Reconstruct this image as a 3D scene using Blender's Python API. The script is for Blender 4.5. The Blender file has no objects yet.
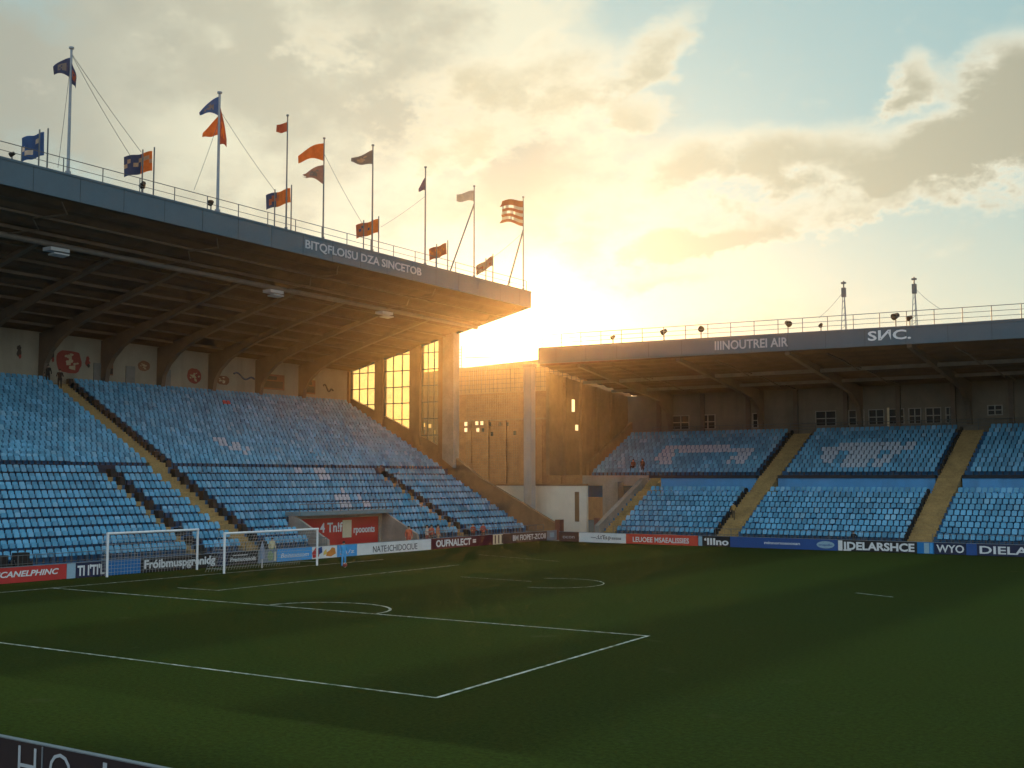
import bpy, math, random
from mathutils import Vector, Matrix
random.seed(7)
PI = math.pi
S = bpy.context.scene
COL = S.collection

# ------------------------------------------------------------------ camera geometry (real-world survey helpers)
FPX = 1210.0; CXP, CYP = 512.0, 384.0; EYE = 6.0
PITCH = math.atan(94 / 1210.0); YAW = math.radians(33.85)
FH = (-math.sin(YAW), math.cos(YAW)); RT = (math.cos(YAW), math.sin(YAW))

def ray(px, py):
    x = (px - CXP) / FPX; y = -(py - CYP) / FPX
    f = math.cos(PITCH) - y * math.sin(PITCH); z = math.sin(PITCH) + y * math.cos(PITCH)
    return (RT[0] * x + FH[0] * f, RT[1] * x + FH[1] * f, z)
def atz(px, py, z=0.0):
    r = ray(px, py); t = (z - EYE) / r[2]; return (r[0] * t, r[1] * t, z)
def atx(px, py, X):
    r = ray(px, py); t = X / r[0]; return (X, r[1] * t, EYE + r[2] * t)
def aty(px, py, Y):
    r = ray(px, py); t = Y / r[1]; return (r[0] * t, Y, EYE + r[2] * t)
def proj(x, y, z):
    a = x * RT[0] + y * RT[1]; h = x * FH[0] + y * FH[1]; dz = z - EYE
    f = h * math.cos(PITCH) + dz * math.sin(PITCH); u = -h * math.sin(PITCH) + dz * math.cos(PITCH)
    return (CXP + FPX * a / f, CYP - FPX * u / f) if f > .1 else (-9e9, -9e9)

# ------------------------------------------------------------------ materials
MATS = {}
def mat(name, col, rough=.7, var=.18, scale=1.5, bump=0.0, metal=0.0, fine=None, spec=.35, dirt=0.0, dirtcol=(.05, .04, .03)):
    if name in MATS: return MATS[name]
    m = bpy.data.materials.new(name); m.use_nodes = True
    nt = m.node_tree; N = nt.nodes; L = nt.links
    b = N['Principled BSDF']
    b.inputs['Roughness'].default_value = rough; b.inputs['Metallic'].default_value = metal
    b.inputs['Specular IOR Level'].default_value = spec
    geo = N.new('ShaderNodeNewGeometry')
    nz = N.new('ShaderNodeTexNoise'); nz.inputs['Scale'].default_value = scale
    nz.inputs['Detail'].default_value = 6; nz.inputs['Roughness'].default_value = .65
    L.new(geo.outputs['Position'], nz.inputs['Vector'])
    mr = N.new('ShaderNodeMapRange'); mr.inputs['From Min'].default_value = .25; mr.inputs['From Max'].default_value = .75
    mr.inputs['To Min'].default_value = 1 - var; mr.inputs['To Max'].default_value = 1 + var
    L.new(nz.outputs['Fac'], mr.inputs['Value'])
    last = mr.outputs['Result']
    if fine:
        n2 = N.new('ShaderNodeTexNoise'); n2.inputs['Scale'].default_value = fine[0]; n2.inputs['Detail'].default_value = 3
        L.new(geo.outputs['Position'], n2.inputs['Vector'])
        m2 = N.new('ShaderNodeMapRange'); m2.inputs['From Min'].default_value = .3; m2.inputs['From Max'].default_value = .7
        m2.inputs['To Min'].default_value = 1 - fine[1]; m2.inputs['To Max'].default_value = 1 + fine[1]
        L.new(n2.outputs['Fac'], m2.inputs['Value'])
        mu = N.new('ShaderNodeMath'); mu.operation = 'MULTIPLY'
        L.new(last, mu.inputs[0]); L.new(m2.outputs['Result'], mu.inputs[1]); last = mu.outputs[0]
    vm = N.new('ShaderNodeVectorMath'); vm.operation = 'SCALE'
    vm.inputs[0].default_value = col[:3]; L.new(last, vm.inputs['Scale'])
    colout = vm.outputs['Vector']
    if dirt:
        n3 = N.new('ShaderNodeTexNoise'); n3.inputs['Scale'].default_value = .7; n3.inputs['Detail'].default_value = 8
        mp = N.new('ShaderNodeMapping'); mp.inputs['Scale'].default_value = (1, 1, .18)
        L.new(geo.outputs['Position'], mp.inputs['Vector']); L.new(mp.outputs[0], n3.inputs['Vector'])
        m3 = N.new('ShaderNodeMapRange'); m3.inputs['From Min'].default_value = .5; m3.inputs['From Max'].default_value = .72
        m3.inputs['To Max'].default_value = dirt; L.new(n3.outputs['Fac'], m3.inputs['Value'])
        mx = N.new('ShaderNodeMix'); mx.data_type = 'RGBA'
        L.new(m3.outputs['Result'], mx.inputs['Factor']); L.new(colout, mx.inputs['A'])
        mx.inputs['B'].default_value = (*dirtcol, 1); colout = mx.outputs['Result']
    L.new(colout, b.inputs['Base Color'])
    if bump:
        bp = N.new('ShaderNodeBump'); bp.inputs['Strength'].default_value = bump; bp.inputs['Distance'].default_value = .03
        L.new(last, bp.inputs['Height']); L.new(bp.outputs['Normal'], b.inputs['Normal'])
    MATS[name] = m; return m

def seat_material():
    m = bpy.data.materials.new('seat_blue'); m.use_nodes = True; nt = m.node_tree; N = nt.nodes; L = nt.links; b = N['Principled BSDF']
    b.inputs['Roughness'].default_value = .42; b.inputs['Specular IOR Level'].default_value = .45
    at = N.new('ShaderNodeAttribute'); at.attribute_name = 'tint'; oi = N.new('ShaderNodeObjectInfo')
    ad = N.new('ShaderNodeMath'); ad.operation = 'ADD'; L.new(at.outputs['Fac'], ad.inputs[0]); L.new(oi.outputs['Random'], ad.inputs[1])
    fr = N.new('ShaderNodeMath'); fr.operation = 'FRACT'; L.new(ad.outputs[0], fr.inputs[0])
    cr = N.new('ShaderNodeValToRGB'); L.new(fr.outputs[0], cr.inputs['Fac']); e = cr.color_ramp.elements
    e[0].position = 0; e[0].color = (.055, .235, .37, 1); e[1].position = 1; e[1].color = (.19, .42, .56, 1)
    for p, c in ((.3, (.07, .31, .48, 1)), (.6, (.10, .36, .54, 1)), (.9, (.115, .38, .58, 1))): q = e.new(p); q.color = c
    geo = N.new('ShaderNodeNewGeometry'); nz = N.new('ShaderNodeTexNoise'); nz.inputs['Scale'].default_value = .5; nz.inputs['Detail'].default_value = 8; L.new(geo.outputs['Position'], nz.inputs['Vector'])
    mr = N.new('ShaderNodeMapRange'); mr.inputs['From Min'].default_value = .3; mr.inputs['From Max'].default_value = .7; mr.inputs['To Min'].default_value = .75; mr.inputs['To Max'].default_value = 1.2; L.new(nz.outputs['Fac'], mr.inputs['Value'])
    vm = N.new('ShaderNodeVectorMath'); vm.operation = 'SCALE'; L.new(cr.outputs['Color'], vm.inputs[0]); L.new(mr.outputs['Result'], vm.inputs['Scale']); L.new(vm.outputs[0], b.inputs['Base Color'])
    MATS['seat_blue'] = m; return m
M_SEAT = seat_material()
M_SEATW = mat('seat_white', (.40, .47, .53), .5, .15, 1.2, fine=(9, .15))
M_SEATR = mat('seat_red', (.45, .05, .06), .5, .15, 1.2)
M_BRK = mat('seat_bracket', (.03, .04, .06), .6)
M_TERR = mat('terrace_paint', (.022, .115, .24), .8, .25, .5, bump=.2, dirt=.35)
M_TERR2 = mat('terrace_band', (.09, .33, .62), .6, .12, .6, dirt=.25)
M_STAIR = mat('stair_ochre', (.34, .225, .085), .85, .2, 1.3, bump=.3, fine=(6, .15), dirt=.3)
M_BLACK = mat('black_rubber', (.012, .011, .010), .7)
M_CONC = mat('concrete', (.30, .265, .22), .85, .2, .8, bump=.25, fine=(8, .08), dirt=.35)
M_CONCB = mat('glow_warmed_concrete', (.27, .15, .07), .85, .2, .8, bump=.25, dirt=.3)  # brown concrete, pushed to orange to carry the low sun's glow
M_WHITEW = mat('white_render', (.80, .72, .58), .8, .08, .6, dirt=.3, dirtcol=(.3, .26, .2))
M_BACKW = mat('back_wall_paint', (.33, .285, .20), .8, .14, .5, bump=.1, dirt=.4, dirtcol=(.14, .11, .07))
M_FASC = mat('fascia_slate', (.058, .098, .125), .5, .1, .4, fine=(5, .04), dirt=.3, dirtcol=(.07, .09, .10))
M_ROOF = mat('roof_deck', (.115, .072, .045), .85, .25, .6, dirt=.4, dirtcol=(.03, .02, .014))
M_STEELB = mat('steel_brown', (.15, .105, .07), .6, .2, .8)
M_STEELG = mat('steel_grey', (.22, .25, .27), .45, .15, 2, metal=.4)
M_RAIL = mat('rail_grey', (.12, .13, .13), .5, .1, 2, metal=.3)
M_WPAINT = mat('white_paint', (.78, .78, .76), .4, .08, 2, dirt=.2, dirtcol=(.4, .38, .34))
M_NET = mat('net_cord', (.45, .45, .43), .9)
M_BRICK = mat('glow_warmed_brick', (.27, .125, .045), .9, .3, .9, bump=.3, fine=(7, .2))  # brick with the orange sun glow of the gap mixed into its colour
M_CLAD = mat('glow_warmed_cladding', (.36, .20, .085), .7, .15, .7)  # cladding colour warmed the same way, sun glow painted in
M_LTR = mat('lettering_white', (.72, .73, .72), .5, .06, 3)
M_LTRG = mat('lettering_grey', (.40, .43, .45), .5, .1, 3)
M_LTRD = mat('lettering_dark', (.03, .03, .035), .5)
M_ASPH = mat('asphalt', (.05, .048, .045), .9, .25, .6, bump=.3, fine=(15, .2))
M_PLINTH = mat('plinth_grey', (.20, .19, .175), .85, .2, .8, dirt=.4)
M_LAMP = mat('lamp_housing', (.62, .63, .62), .4, .05, 3)
M_BARK = mat('bark', (.05, .035, .022), .9, .3, 4, bump=.5)
M_LEAF = mat('leaf', (.045, .06, .018), .7, .4, 2.5)
BC = dict(red=(.50, .035, .03), red2=(.58, .06, .035), navy=(.012, .02, .06), blue=(.006, .16, .42), rblue=(.02, .075, .26), sky=(.06, .33, .68),
          pale=(.28, .42, .50), black=(.012, .012, .014), white=(.74, .74, .71), maroon=(.11, .018, .02), grey=(.20, .24, .28), cream=(.7, .6, .4), brown=(.10, .05, .035))
def bmat(k): return mat('board_' + k, BC[k], .45, .07, 1.2, dirt=.12)

def glass_mat(name, tint, rough, mixf):
    m = bpy.data.materials.new(name); m.use_nodes = True; nt = m.node_tree; N = nt.nodes; L = nt.links
    N.remove(N['Principled BSDF']); out = N['Material Output']
    tr = N.new('ShaderNodeBsdfTransparent'); tr.inputs['Color'].default_value = (*tint, 1)
    tl = N.new('ShaderNodeBsdfTranslucent'); tl.inputs['Color'].default_value = (*tint, 1)
    gl = N.new('ShaderNodeBsdfGlossy'); gl.inputs['Roughness'].default_value = rough
    nz = N.new('ShaderNodeTexNoise'); nz.inputs['Scale'].default_value = 1.3; nz.inputs['Detail'].default_value = 5
    geo = N.new('ShaderNodeNewGeometry'); L.new(geo.outputs['Position'], nz.inputs['Vector'])
    mr = N.new('ShaderNodeMapRange'); mr.inputs['To Min'].default_value = mixf * .5; mr.inputs['To Max'].default_value = min(1, mixf * 1.5)
    L.new(nz.outputs['Fac'], mr.inputs['Value'])
    m1 = N.new('ShaderNodeMixShader'); L.new(mr.outputs['Result'], m1.inputs['Fac']); L.new(tr.outputs[0], m1.inputs[1]); L.new(tl.outputs[0], m1.inputs[2])
    m2 = N.new('ShaderNodeMixShader'); m2.inputs['Fac'].default_value = .07; L.new(m1.outputs[0], m2.inputs[1]); L.new(gl.outputs[0], m2.inputs[2])
    L.new(m2.outputs[0], out.inputs['Surface']); MATS[name] = m; return m
M_GLASS = glass_mat('screen_glass', (.90, .83, .62), .1, .14)
M_WIN = mat('window_glass', (.014, .013, .012), .35, .1, 1, spec=.15)
def glow_mat(name, col, st):
    m = bpy.data.materials.new(name); m.use_nodes = True; b = m.node_tree.nodes['Principled BSDF']
    b.inputs['Base Color'].default_value = (.2, .15, .08, 1)
    b.inputs['Emission Color'].default_value = (*col, 1); b.inputs['Emission Strength'].default_value = st; return m
M_WINGLOW = glow_mat('sky_glow_window', (1, .78, .42), 1.5)  # emission stands in for golden sky seen through the windows, no lamp inside

# ------------------------------------------------------------------ mesh builder
class MB:
    def __init__(s): s.v = []; s.f = []; s.m = []
    def add(s, vs, fs, mi=0):
        o = len(s.v); s.v += [tuple(p) for p in vs]; s.f += [tuple(i + o for i in f) for f in fs]; s.m += [mi] * len(fs)
    def box(s, x0, x1, y0, y1, z0, z1, mi=0):
        if x0 > x1: x0, x1 = x1, x0
        if y0 > y1: y0, y1 = y1, y0
        s.add([(x0, y0, z0), (x1, y0, z0), (x1, y1, z0), (x0, y1, z0), (x0, y0, z1), (x1, y0, z1), (x1, y1, z1), (x0, y1, z1)],
              [(0, 3, 2, 1), (4, 5, 6, 7), (0, 1, 5, 4), (1, 2, 6, 5), (2, 3, 7, 6), (3, 0, 4, 7)], mi)
    def hexa(s, p, mi=0):     # eight corners: bottom ring then top ring
        s.add(p, [(0, 3, 2, 1), (4, 5, 6, 7), (0, 1, 5, 4), (1, 2, 6, 5), (2, 3, 7, 6), (3, 0, 4, 7)], mi)
    def prism(s, poly, fn0, fn1, mi=0, caps=True):
        n = len(poly); a = [fn0(*p) for p in poly]; b = [fn1(*p) for p in poly]
        fs = [(i, (i + 1) % n, n + (i + 1) % n, n + i) for i in range(n)]
        if caps: fs += [tuple(range(n - 1, -1, -1)), tuple(range(n, 2 * n))]
        s.add(a + b, fs, mi)
    def tube(s, p0, p1, r0, r1=None, n=8, mi=0):
        r1 = r0 if r1 is None else r1
        p0 = Vector(p0); p1 = Vector(p1); d = (p1 - p0).normalized()
        u = d.orthogonal().normalized(); w = d.cross(u)
        vs = []
        for p, r in ((p0, r0), (p1, r1)):
            for k in range(n):
                a = 2 * PI * k / n; vs.append(p + (u * math.cos(a) + w * math.sin(a)) * r)
        fs = [(k, (k + 1) % n, n + (k + 1) % n, n + k) for k in range(n)] + [tuple(range(n - 1, -1, -1)), tuple(range(n, 2 * n))]
        s.add(vs, fs, mi)
    def path(s, pts, r, n=6, mi=0):
        for a, b in zip(pts, pts[1:]): s.tube(a, b, r, n=n, mi=mi)
    def build(s, name, mats, parent=None, smooth=False, world=True):
        me = bpy.data.meshes.new(name); me.from_pydata(s.v, [], s.f)
        for m in (mats if isinstance(mats, (list, tuple)) else [mats]): me.materials.append(m)
        me.polygons.foreach_set('material_index', s.m)
        if smooth: me.polygons.foreach_set('use_smooth', [True] * len(s.f))
        me.validate(); me.update()
        o = bpy.data.objects.new(name, me); COL.objects.link(o)
        if parent is not None: setpar(o, parent, world)
        return o

def worldloc(p):
    v = Vector(p.location)
    return v + worldloc(p.parent) if False and p.parent else v
def setpar(o, parent, world=True):
    o.parent = parent
    if world:                        # mesh written in world metres: cancel the parent's own placement
        root = parent
        while root.parent is not None: root = root.parent
        if parent is root:
            o.matrix_parent_inverse = Matrix.Translation(root.location).inverted()
def tag(o, label=None, cat=None, group=None, kind=None):
    if label: o['label'] = label
    if cat: o['category'] = cat
    if group: o['group'] = group
    if kind: o['kind'] = kind
    return o
def thing(name, label, cat, loc=(0, 0, 0), rz=0, group=None):
    o = bpy.data.objects.new(name, None); COL.objects.link(o); o.location = loc; o.rotation_euler = (0, 0, rz)
    o.empty_display_size = .3
    return tag(o, label, cat, group)

DEPS = None
def text_mesh(txt, bold=.0, shear=0.0, spacing=1.0):
    cu = bpy.data.curves.new('lettering', 'FONT'); cu.body = txt; cu.offset = bold; cu.shear = shear; cu.space_character = spacing
    cu.size = 1; cu.extrude = .0; cu.resolution_u = 3; cu.fill_mode = 'BOTH'
    t = bpy.data.objects.new('lettering', cu); COL.objects.link(t)
    dg = bpy.context.evaluated_depsgraph_get(); me = bpy.data.meshes.new_from_object(t.evaluated_get(dg))
    vs = [v.co.copy() for v in me.vertices]; fs = [tuple(p.vertices) for p in me.polygons]
    bpy.data.objects.remove(t); bpy.data.curves.remove(cu); bpy.data.meshes.remove(me)
    return vs, fs
def letter(txt, org, right, up, width, height, m, parent, bold=.02, shear=0, depth=.02, name='lettering', spacing=1.0, skew=0):
    """Raised letters filling width x height metres from org (lower-left corner)."""
    vs, fs = text_mesh(txt, bold, shear, spacing)
    if not vs: return None
    x0 = min(v.x for v in vs); x1 = max(v.x for v in vs); y0 = min(v.y for v in vs); y1 = max(v.y for v in vs)
    right = Vector(right); up = Vector(up); nrm = right.cross(up).normalized(); org = Vector(org)
    b = MB()
    P = [org + right * ((v.x - x0) / (x1 - x0) * width) + up * ((v.y - y0) / (y1 - y0) * height) for v in vs]
    n = len(P)
    edge = {}
    for f in fs:
        for i in range(len(f)):
            a, c = f[i], f[(i + 1) % len(f)]
            edge[(a, c)] = edge.get((a, c), 0) + 1
    sides = [(a, c, c + n, a + n) for (a, c) in edge if (c, a) not in edge]
    b.add([p + nrm * .004 for p in P] + [p + nrm * depth for p in P], [tuple(i + n for i in f) for f in fs] + sides)
    return b.build(name, m, parent)

# ------------------------------------------------------------------ setting: pitch and ground
def grass_material():
    m = bpy.data.materials.new('mown_grass'); m.use_nodes = True; nt = m.node_tree; N = nt.nodes; L = nt.links; b = N['Principled BSDF']
    b.inputs['Roughness'].default_value = .85; b.inputs['Specular IOR Level'].default_value = .02
    geo = N.new('ShaderNodeNewGeometry'); sep = N.new('ShaderNodeSeparateXYZ'); L.new(geo.outputs['Position'], sep.inputs[0])
    def math_(op, a, b_=None):
        n = N.new('ShaderNodeMath'); n.operation = op
        for i, v in enumerate((a, b_)):
            if v is None: continue
            if isinstance(v, (int, float)): n.inputs[i].default_value = v
            else: L.new(v, n.inputs[i])
        return n.outputs[0]
    wob = N.new('ShaderNodeTexNoise'); wob.inputs['Scale'].default_value = .35; L.new(geo.outputs['Position'], wob.inputs['Vector'])
    xs = math_('ADD', sep.outputs['X'], math_('MULTIPLY', wob.outputs['Fac'], .9))
    sn = math_('SINE', math_('MULTIPLY', math_('ADD', xs, 5.0), PI / 9.3))
    st = N.new('ShaderNodeMapRange'); st.interpolation_type = 'SMOOTHSTEP'; L.new(sn, st.inputs['Value'])
    st.inputs['From Min'].default_value = .45; st.inputs['From Max'].default_value = -.45; st.inputs['To Min'].default_value = .86; st.inputs['To Max'].default_value = 1.2
    # cross band mown the other way beside the near touchline
    yb = math_('ADD', sep.outputs['Y'], math_('MULTIPLY', wob.outputs['Fac'], .5))
    b1 = N.new('ShaderNodeMapRange'); b1.interpolation_type = 'SMOOTHSTEP'; L.new(yb, b1.inputs['Value']); b1.inputs['From Min'].default_value = 22.9; b1.inputs['From Max'].default_value = 22.4
    b2 = N.new('ShaderNodeMapRange'); b2.interpolation_type = 'SMOOTHSTEP'; L.new(yb, b2.inputs['Value']); b2.inputs['From Min'].default_value = 17.0; b2.inputs['From Max'].default_value = 20.5
    band = math_('MULTIPLY', b1.outputs[0], b2.outputs[0])
    mxb = N.new('ShaderNodeMix'); L.new(math_('MULTIPLY', band, .9), mxb.inputs['Factor']); L.new(st.outputs['Result'], mxb.inputs['A']); mxb.inputs['B'].default_value = 1.42
    n1 = N.new('ShaderNodeTexNoise'); n1.inputs['Scale'].default_value = .12; n1.inputs['Detail'].default_value = 8; n1.inputs['Roughness'].default_value = .7; L.new(geo.outputs['Position'], n1.inputs['Vector'])
    n2 = N.new('ShaderNodeTexNoise'); n2.inputs['Scale'].default_value = 7; n2.inputs['Detail'].default_value = 8; n2.inputs['Roughness'].default_value = .8; L.new(geo.outputs['Position'], n2.inputs['Vector'])
    cr = N.new('ShaderNodeValToRGB'); L.new(n1.outputs['Fac'], cr.inputs['Fac'])
    e = cr.color_ramp.elements; e[0].position = .25; e[0].color = (.026, .0345, .006, 1); e[1].position = .8; e[1].color = (.022, .036, .008, 1)
    e2 = cr.color_ramp.elements.new(.5); e2.color = (.026, .038, .006, 1)
    f2 = N.new('ShaderNodeMapRange'); L.new(n2.outputs['Fac'], f2.inputs['Value']); f2.inputs['From Min'].default_value = .3; f2.inputs['From Max'].default_value = .7; f2.inputs['To Min'].default_value = .45; f2.inputs['To Max'].default_value = 1.6
    mul = math_('MULTIPLY', mxb.outputs['Result'], f2.outputs['Result'])
    vm = N.new('ShaderNodeVectorMath'); vm.operation = 'SCALE'; L.new(cr.outputs['Color'], vm.inputs[0]); L.new(mul, vm.inputs['Scale'])
    # worn earthy patches
    n3 = N.new('ShaderNodeTexNoise'); n3.inputs['Scale'].default_value = .5; n3.inputs['Detail'].default_value = 7; L.new(geo.outputs['Position'], n3.inputs['Vector'])
    w = N.new('ShaderNodeMapRange'); L.new(n3.outputs['Fac'], w.inputs['Value']); w.inputs['From Min'].default_value = .66; w.inputs['From Max'].default_value = .78; w.inputs['To Max'].default_value = .5
    mx = N.new('ShaderNodeMix'); mx.data_type = 'RGBA'; L.new(w.outputs['Result'], mx.inputs['Factor']); L.new(vm.outputs[0], mx.inputs['A']); mx.inputs['B'].default_value = (.075, .07, .028, 1)
    L.new(mx.outputs['Result'], b.inputs['Base Color'])
    bp = N.new('ShaderNodeBump'); bp.inputs['Strength'].default_value = .7; bp.inputs['Distance'].default_value = .05; L.new(n2.outputs['Fac'], bp.inputs['Height']); L.new(bp.outputs[0], b.inputs['Normal'])
    return m
M_GRASS = grass_material()
b = MB(); b.add([(-420, -420, -.05), (420, -420, -.05), (420, 420, -.05), (-420, 420, -.05)], [(0, 1, 2, 3)])
tag(b.build('ground', M_ASPH), kind='structure')
b = MB(); b.add([(-63.0, 8, 0), (40, 8, 0), (40, 99.2, 0), (-63.0, 99.2, 0)], [(0, 1, 2, 3)])
tag(b.build('pitch', M_GRASS), kind='structure')
b = MB(); b.box(-65.0, -62.95, 28, 104.5, -.04, .02); b.box(-62.94, 40, 98.95, 100.5, -.04, .024)
tag(b.build('path', M_PLINTH), kind='structure')

def line_material():
    m = bpy.data.materials.new('line_paint'); m.use_nodes = True; nt = m.node_tree; N = nt.nodes; L = nt.links; b = N['Principled BSDF']
    geo = N.new('ShaderNodeNewGeometry'); n = N.new('ShaderNodeTexNoise'); n.inputs['Scale'].default_value = 3; n.inputs['Detail'].default_value = 8; L.new(geo.outputs['Position'], n.inputs['Vector'])
    mr = N.new('ShaderNodeMapRange'); mr.inputs['From Min'].default_value = .33; mr.inputs['From Max'].default_value = .66; L.new(n.outputs['Fac'], mr.inputs['Value'])
    mx = N.new('ShaderNodeMix'); mx.data_type = 'RGBA'; L.new(mr.outputs['Result'], mx.inputs['Factor']); mx.inputs['A'].default_value = (.55, .57, .5, 1); mx.inputs['B'].default_value = (.10, .13, .06, 1)
    L.new(mx.outputs['Result'], b.inputs['Base Color']); b.inputs['Roughness'].default_value = .9; return m
M_LINE = line_material()
def gline(pts, w=.12, z=.006):
    b = MB()
    P = [Vector((x, y, 0)) for x, y in pts]; L_, R_ = [], []
    for i, p in enumerate(P):
        d = (P[min(i + 1, len(P) - 1)] - P[max(i - 1, 0)]).normalized(); n = Vector((-d.y, d.x, 0)) * w / 2
        L_.append((p + n) + Vector((0, 0, z))); R_.append((p - n) + Vector((0, 0, z)))
    n = len(P); b.add(R_ + L_, [(i, i + 1, n + i + 1, n + i) for i in range(n - 1)])
    tag(b.build('line_marking', M_LINE), kind='structure')
gline([(-58.2, 26.75), (-20.46, 26.82)], .12); gline([(-20.46, 26.76), (-21.7, 41.72)], .13, .010); gline([(-21.7, 41.66), (-58.2, 41.5)], .13)
gline([(-58.05, 26), (-58.05, 69.5)], .12, .010)
gline([(-49.5, 45.5), (-50.1, 68.1)], .10, .006); gline([(-52.5, 45.4), (-49.3, 45.5)], .10, .010)
gline([(-38.5 + 3.3 * math.cos(a), 41.72 + 2.9 * math.sin(a)) for a in [PI * k / 24 for k in range(0, 25)]], .13, .010)
gline([(-37 + 2.6 * math.cos(a) * .8 - 1.1 * math.sin(a) * 1.9, 59.5 + 2.6 * math.cos(a) * .75 + 3.3 * math.sin(a) * .72) for a in [-2.3 + 3.9 * k / 30 for k in range(31)]], .08)
gline([(-55.5, 78), (-46.2, 75)], .05); gline([(-44, 60.0), (-38.6, 59.6)], .05, .010)
gline([(-20.7, 63.2), (-18.4, 62.0)], .10)

# ------------------------------------------------------------------ seats
def seat_parts(white=False):
    """local metres, seat faces +X, origin on the tread under the seat"""
    bk = MB()
    W = .20
    out = [(-W, .42), (-W + .03, .40), (W - .03, .40), (W, .42), (W, .70), (W - .06, .76), (-W + .06, .76), (-W, .70)]
    def fx(off): return lambda y, z: (-.06 - (z - .4) * .22 + off - .035 * (1 - (y / W) ** 2), y, z)
    bk.prism(out, fx(0), fx(.035))
    pn = MB(); Wp = .185
    outp = [(-Wp, .34), (Wp, .34), (Wp, .54), (Wp - .06, .60), (-Wp + .06, .60), (-Wp, .54)]
    def fp(off): return lambda y, z: (.06 - (z - .36) * .28 + off, y, z)
    pn.prism(outp, fp(-.02), fp(.03))
    br = MB(); br.box(-.09, .03, -.05, .05, 0, .40)
    return bk, pn, br
LW_N, LW_D, LW_R, LW_X, LW_Z = 10, 1.08, .59, -65.0, .74
UP_N, UP_D, UP_R, UP_X, UP_Z = 19, .70, .385, -75.8, 6.85
RL_N, RL_D, RL_R, RL_Y, RL_Z = 9, .87, .46, 100.5, .76
RU_N, RU_D, RU_R, RU_Y, RU_Z = 11, .84, .41, 111.3, 6.25
Y0, Y1 = 30.0, 100.4
L_AIS = [(62.6, 64.7)]; L_AIS_LOW = [(62.6, 64.7), (57.7, 58.7), (89.4, 90.4)]
TUN = (70.0, 81.4)
R_AIS = [(-28.8, -26.6), (-45.7, -43.6), (-10.0, -7.8)]; R_AIS_LOW = R_AIS + [(-57.2, -55.9)]
RX0, RX1 = -65.0, 2.0
def blocked(v, rs, mrg=.24): return any(a - mrg < v < c + mrg for a, c in rs)
def inpoly(px, py, poly):
    c = False; n = len(poly)
    for i in range(n):
        x1, y1 = poly[i]; x2, y2 = poly[i - 1]
        if (y1 > py) != (y2 > py) and px < (x2 - x1) * (py - y1) / (y2 - y1) + x1: c = not c
    return c
# marked blocks of white seats, given by where they stand in the rows
WHITE = [[(664, 446), (754, 446), (752, 453), (666, 453)], [(664, 446), (680, 446), (669, 464), (652, 464)], [(736, 446), (754, 446), (742, 464), (724, 464)],
         [(822, 448), (838, 444), (834, 464), (820, 464)], [(838, 443), (918, 443), (914, 449), (838, 450)], [(848, 452), (880, 450), (866, 466), (842, 466)], [(890, 447), (906, 447), (884, 465), (872, 465)],
         [(208, 440), (222, 437), (252, 449), (246, 453)], [(312, 468), (321, 468), (331, 478), (321, 478)], [(330, 494), (345, 490), (352, 506), (340, 507)], [(352, 492), (358, 492), (370, 505), (362, 505)],
         [(286, 464), (300, 464), (304, 474), (296, 474)]]
REDS = [[(3, 441), (7, 440), (19, 452), (14, 454)], [(224, 399), (232, 399), (232, 404), (224, 404)]]
seats = []
for i in range(LW_N):
    n = int((Y1 - Y0) / .5)
    for k in range(n):
        y = Y0 + .25 + k * .5; x = LW_X - LW_D * i - LW_D * .62
        if blocked(y, L_AIS_LOW) or (i < 3 and TUN[0] - .3 < y < TUN[1] + .3): continue
        seats.append((x, y, LW_Z + LW_R * i, 0, 'L', i))
for i in range(UP_N):
    n = int((Y1 - Y0) / .5)
    for k in range(n):
        y = Y0 + .25 + k * .5 + (.0 if i % 2 else .04); x = UP_X - UP_D * i - UP_D * .6
        if blocked(y, L_AIS): continue
        seats.append((x, y, UP_Z + UP_R * i, 0, 'U', i))
for i in range(RL_N):
    n = int((RX1 + 55.8) / .5)
    for k in range(n):
        x = -55.6 + k * .5; y = RL_Y + RL_D * i + RL_D * .62
        if blocked(x, R_AIS_LOW): continue
        seats.append((x, y, RL_Z + RL_R * i, 1, 'R', i))
for i in range(RU_N):
    n = int((RX1 - RX0) / .5)
    for k in range(n):
        x = RX0 + .6 + k * .5; y = RU_Y + RU_D * i + RU_D * .6
        if blocked(x, R_AIS): continue
        seats.append((x, y, RU_Z + RU_R * i, 1, 'V', i))
def inframe(s):
    p = proj(s[0], s[1], s[2] + .6); return 2 < p[0] < 1021
order = sorted([s for s in seats if inframe(s)], key=lambda s: s[0] ** 2 + s[1] ** 2 + (s[2] - EYE) ** 2)
near = set(order[:300])
bk, pn, br = seat_parts()
stuff = MB(); tints = []
for s in seats:
    if s in near: continue
    px, py = proj(s[0], s[1], s[2] + .6)
    mi = 1 if any(inpoly(px, py, P) for P in WHITE) and random.random() < .95 else (3 if any(inpoly(px, py, P) for P in REDS) else 0)
    tv = random.random(); a = random.uniform(-.03, .03); tip = random.random() < .06
    for q, part in enumerate((bk, pn, br)):
        vs = []; zk = 1.16 if s[4] == 'L' else 1.0
        for (x, y, z) in part.v:
            z *= zk
            if q == 1 and tip: x, z = .02 + (z - .36) * .95, .40 + (x) * .5
            x += a * (z - .3) * .5; y += a * .15
            vs.append((s[0] + x, s[1] + y, s[2] + z) if s[3] == 0 else (s[0] + y, s[1] - x, s[2] + z))
        stuff.add(vs, part.f, 2 if q == 2 else mi); tints += [tv] * len(part.f)
o = stuff.build('seating', [M_SEAT, M_SEATW, M_BRK, M_SEATR])
at_ = o.data.attributes.new('tint', 'FLOAT', 'FACE'); at_.data.foreach_set('value', tints)
tag(o, 'rows of empty blue tip-up seats filling both grandstands, with white seats forming pale marks', 'seating', kind='stuff')
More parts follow.
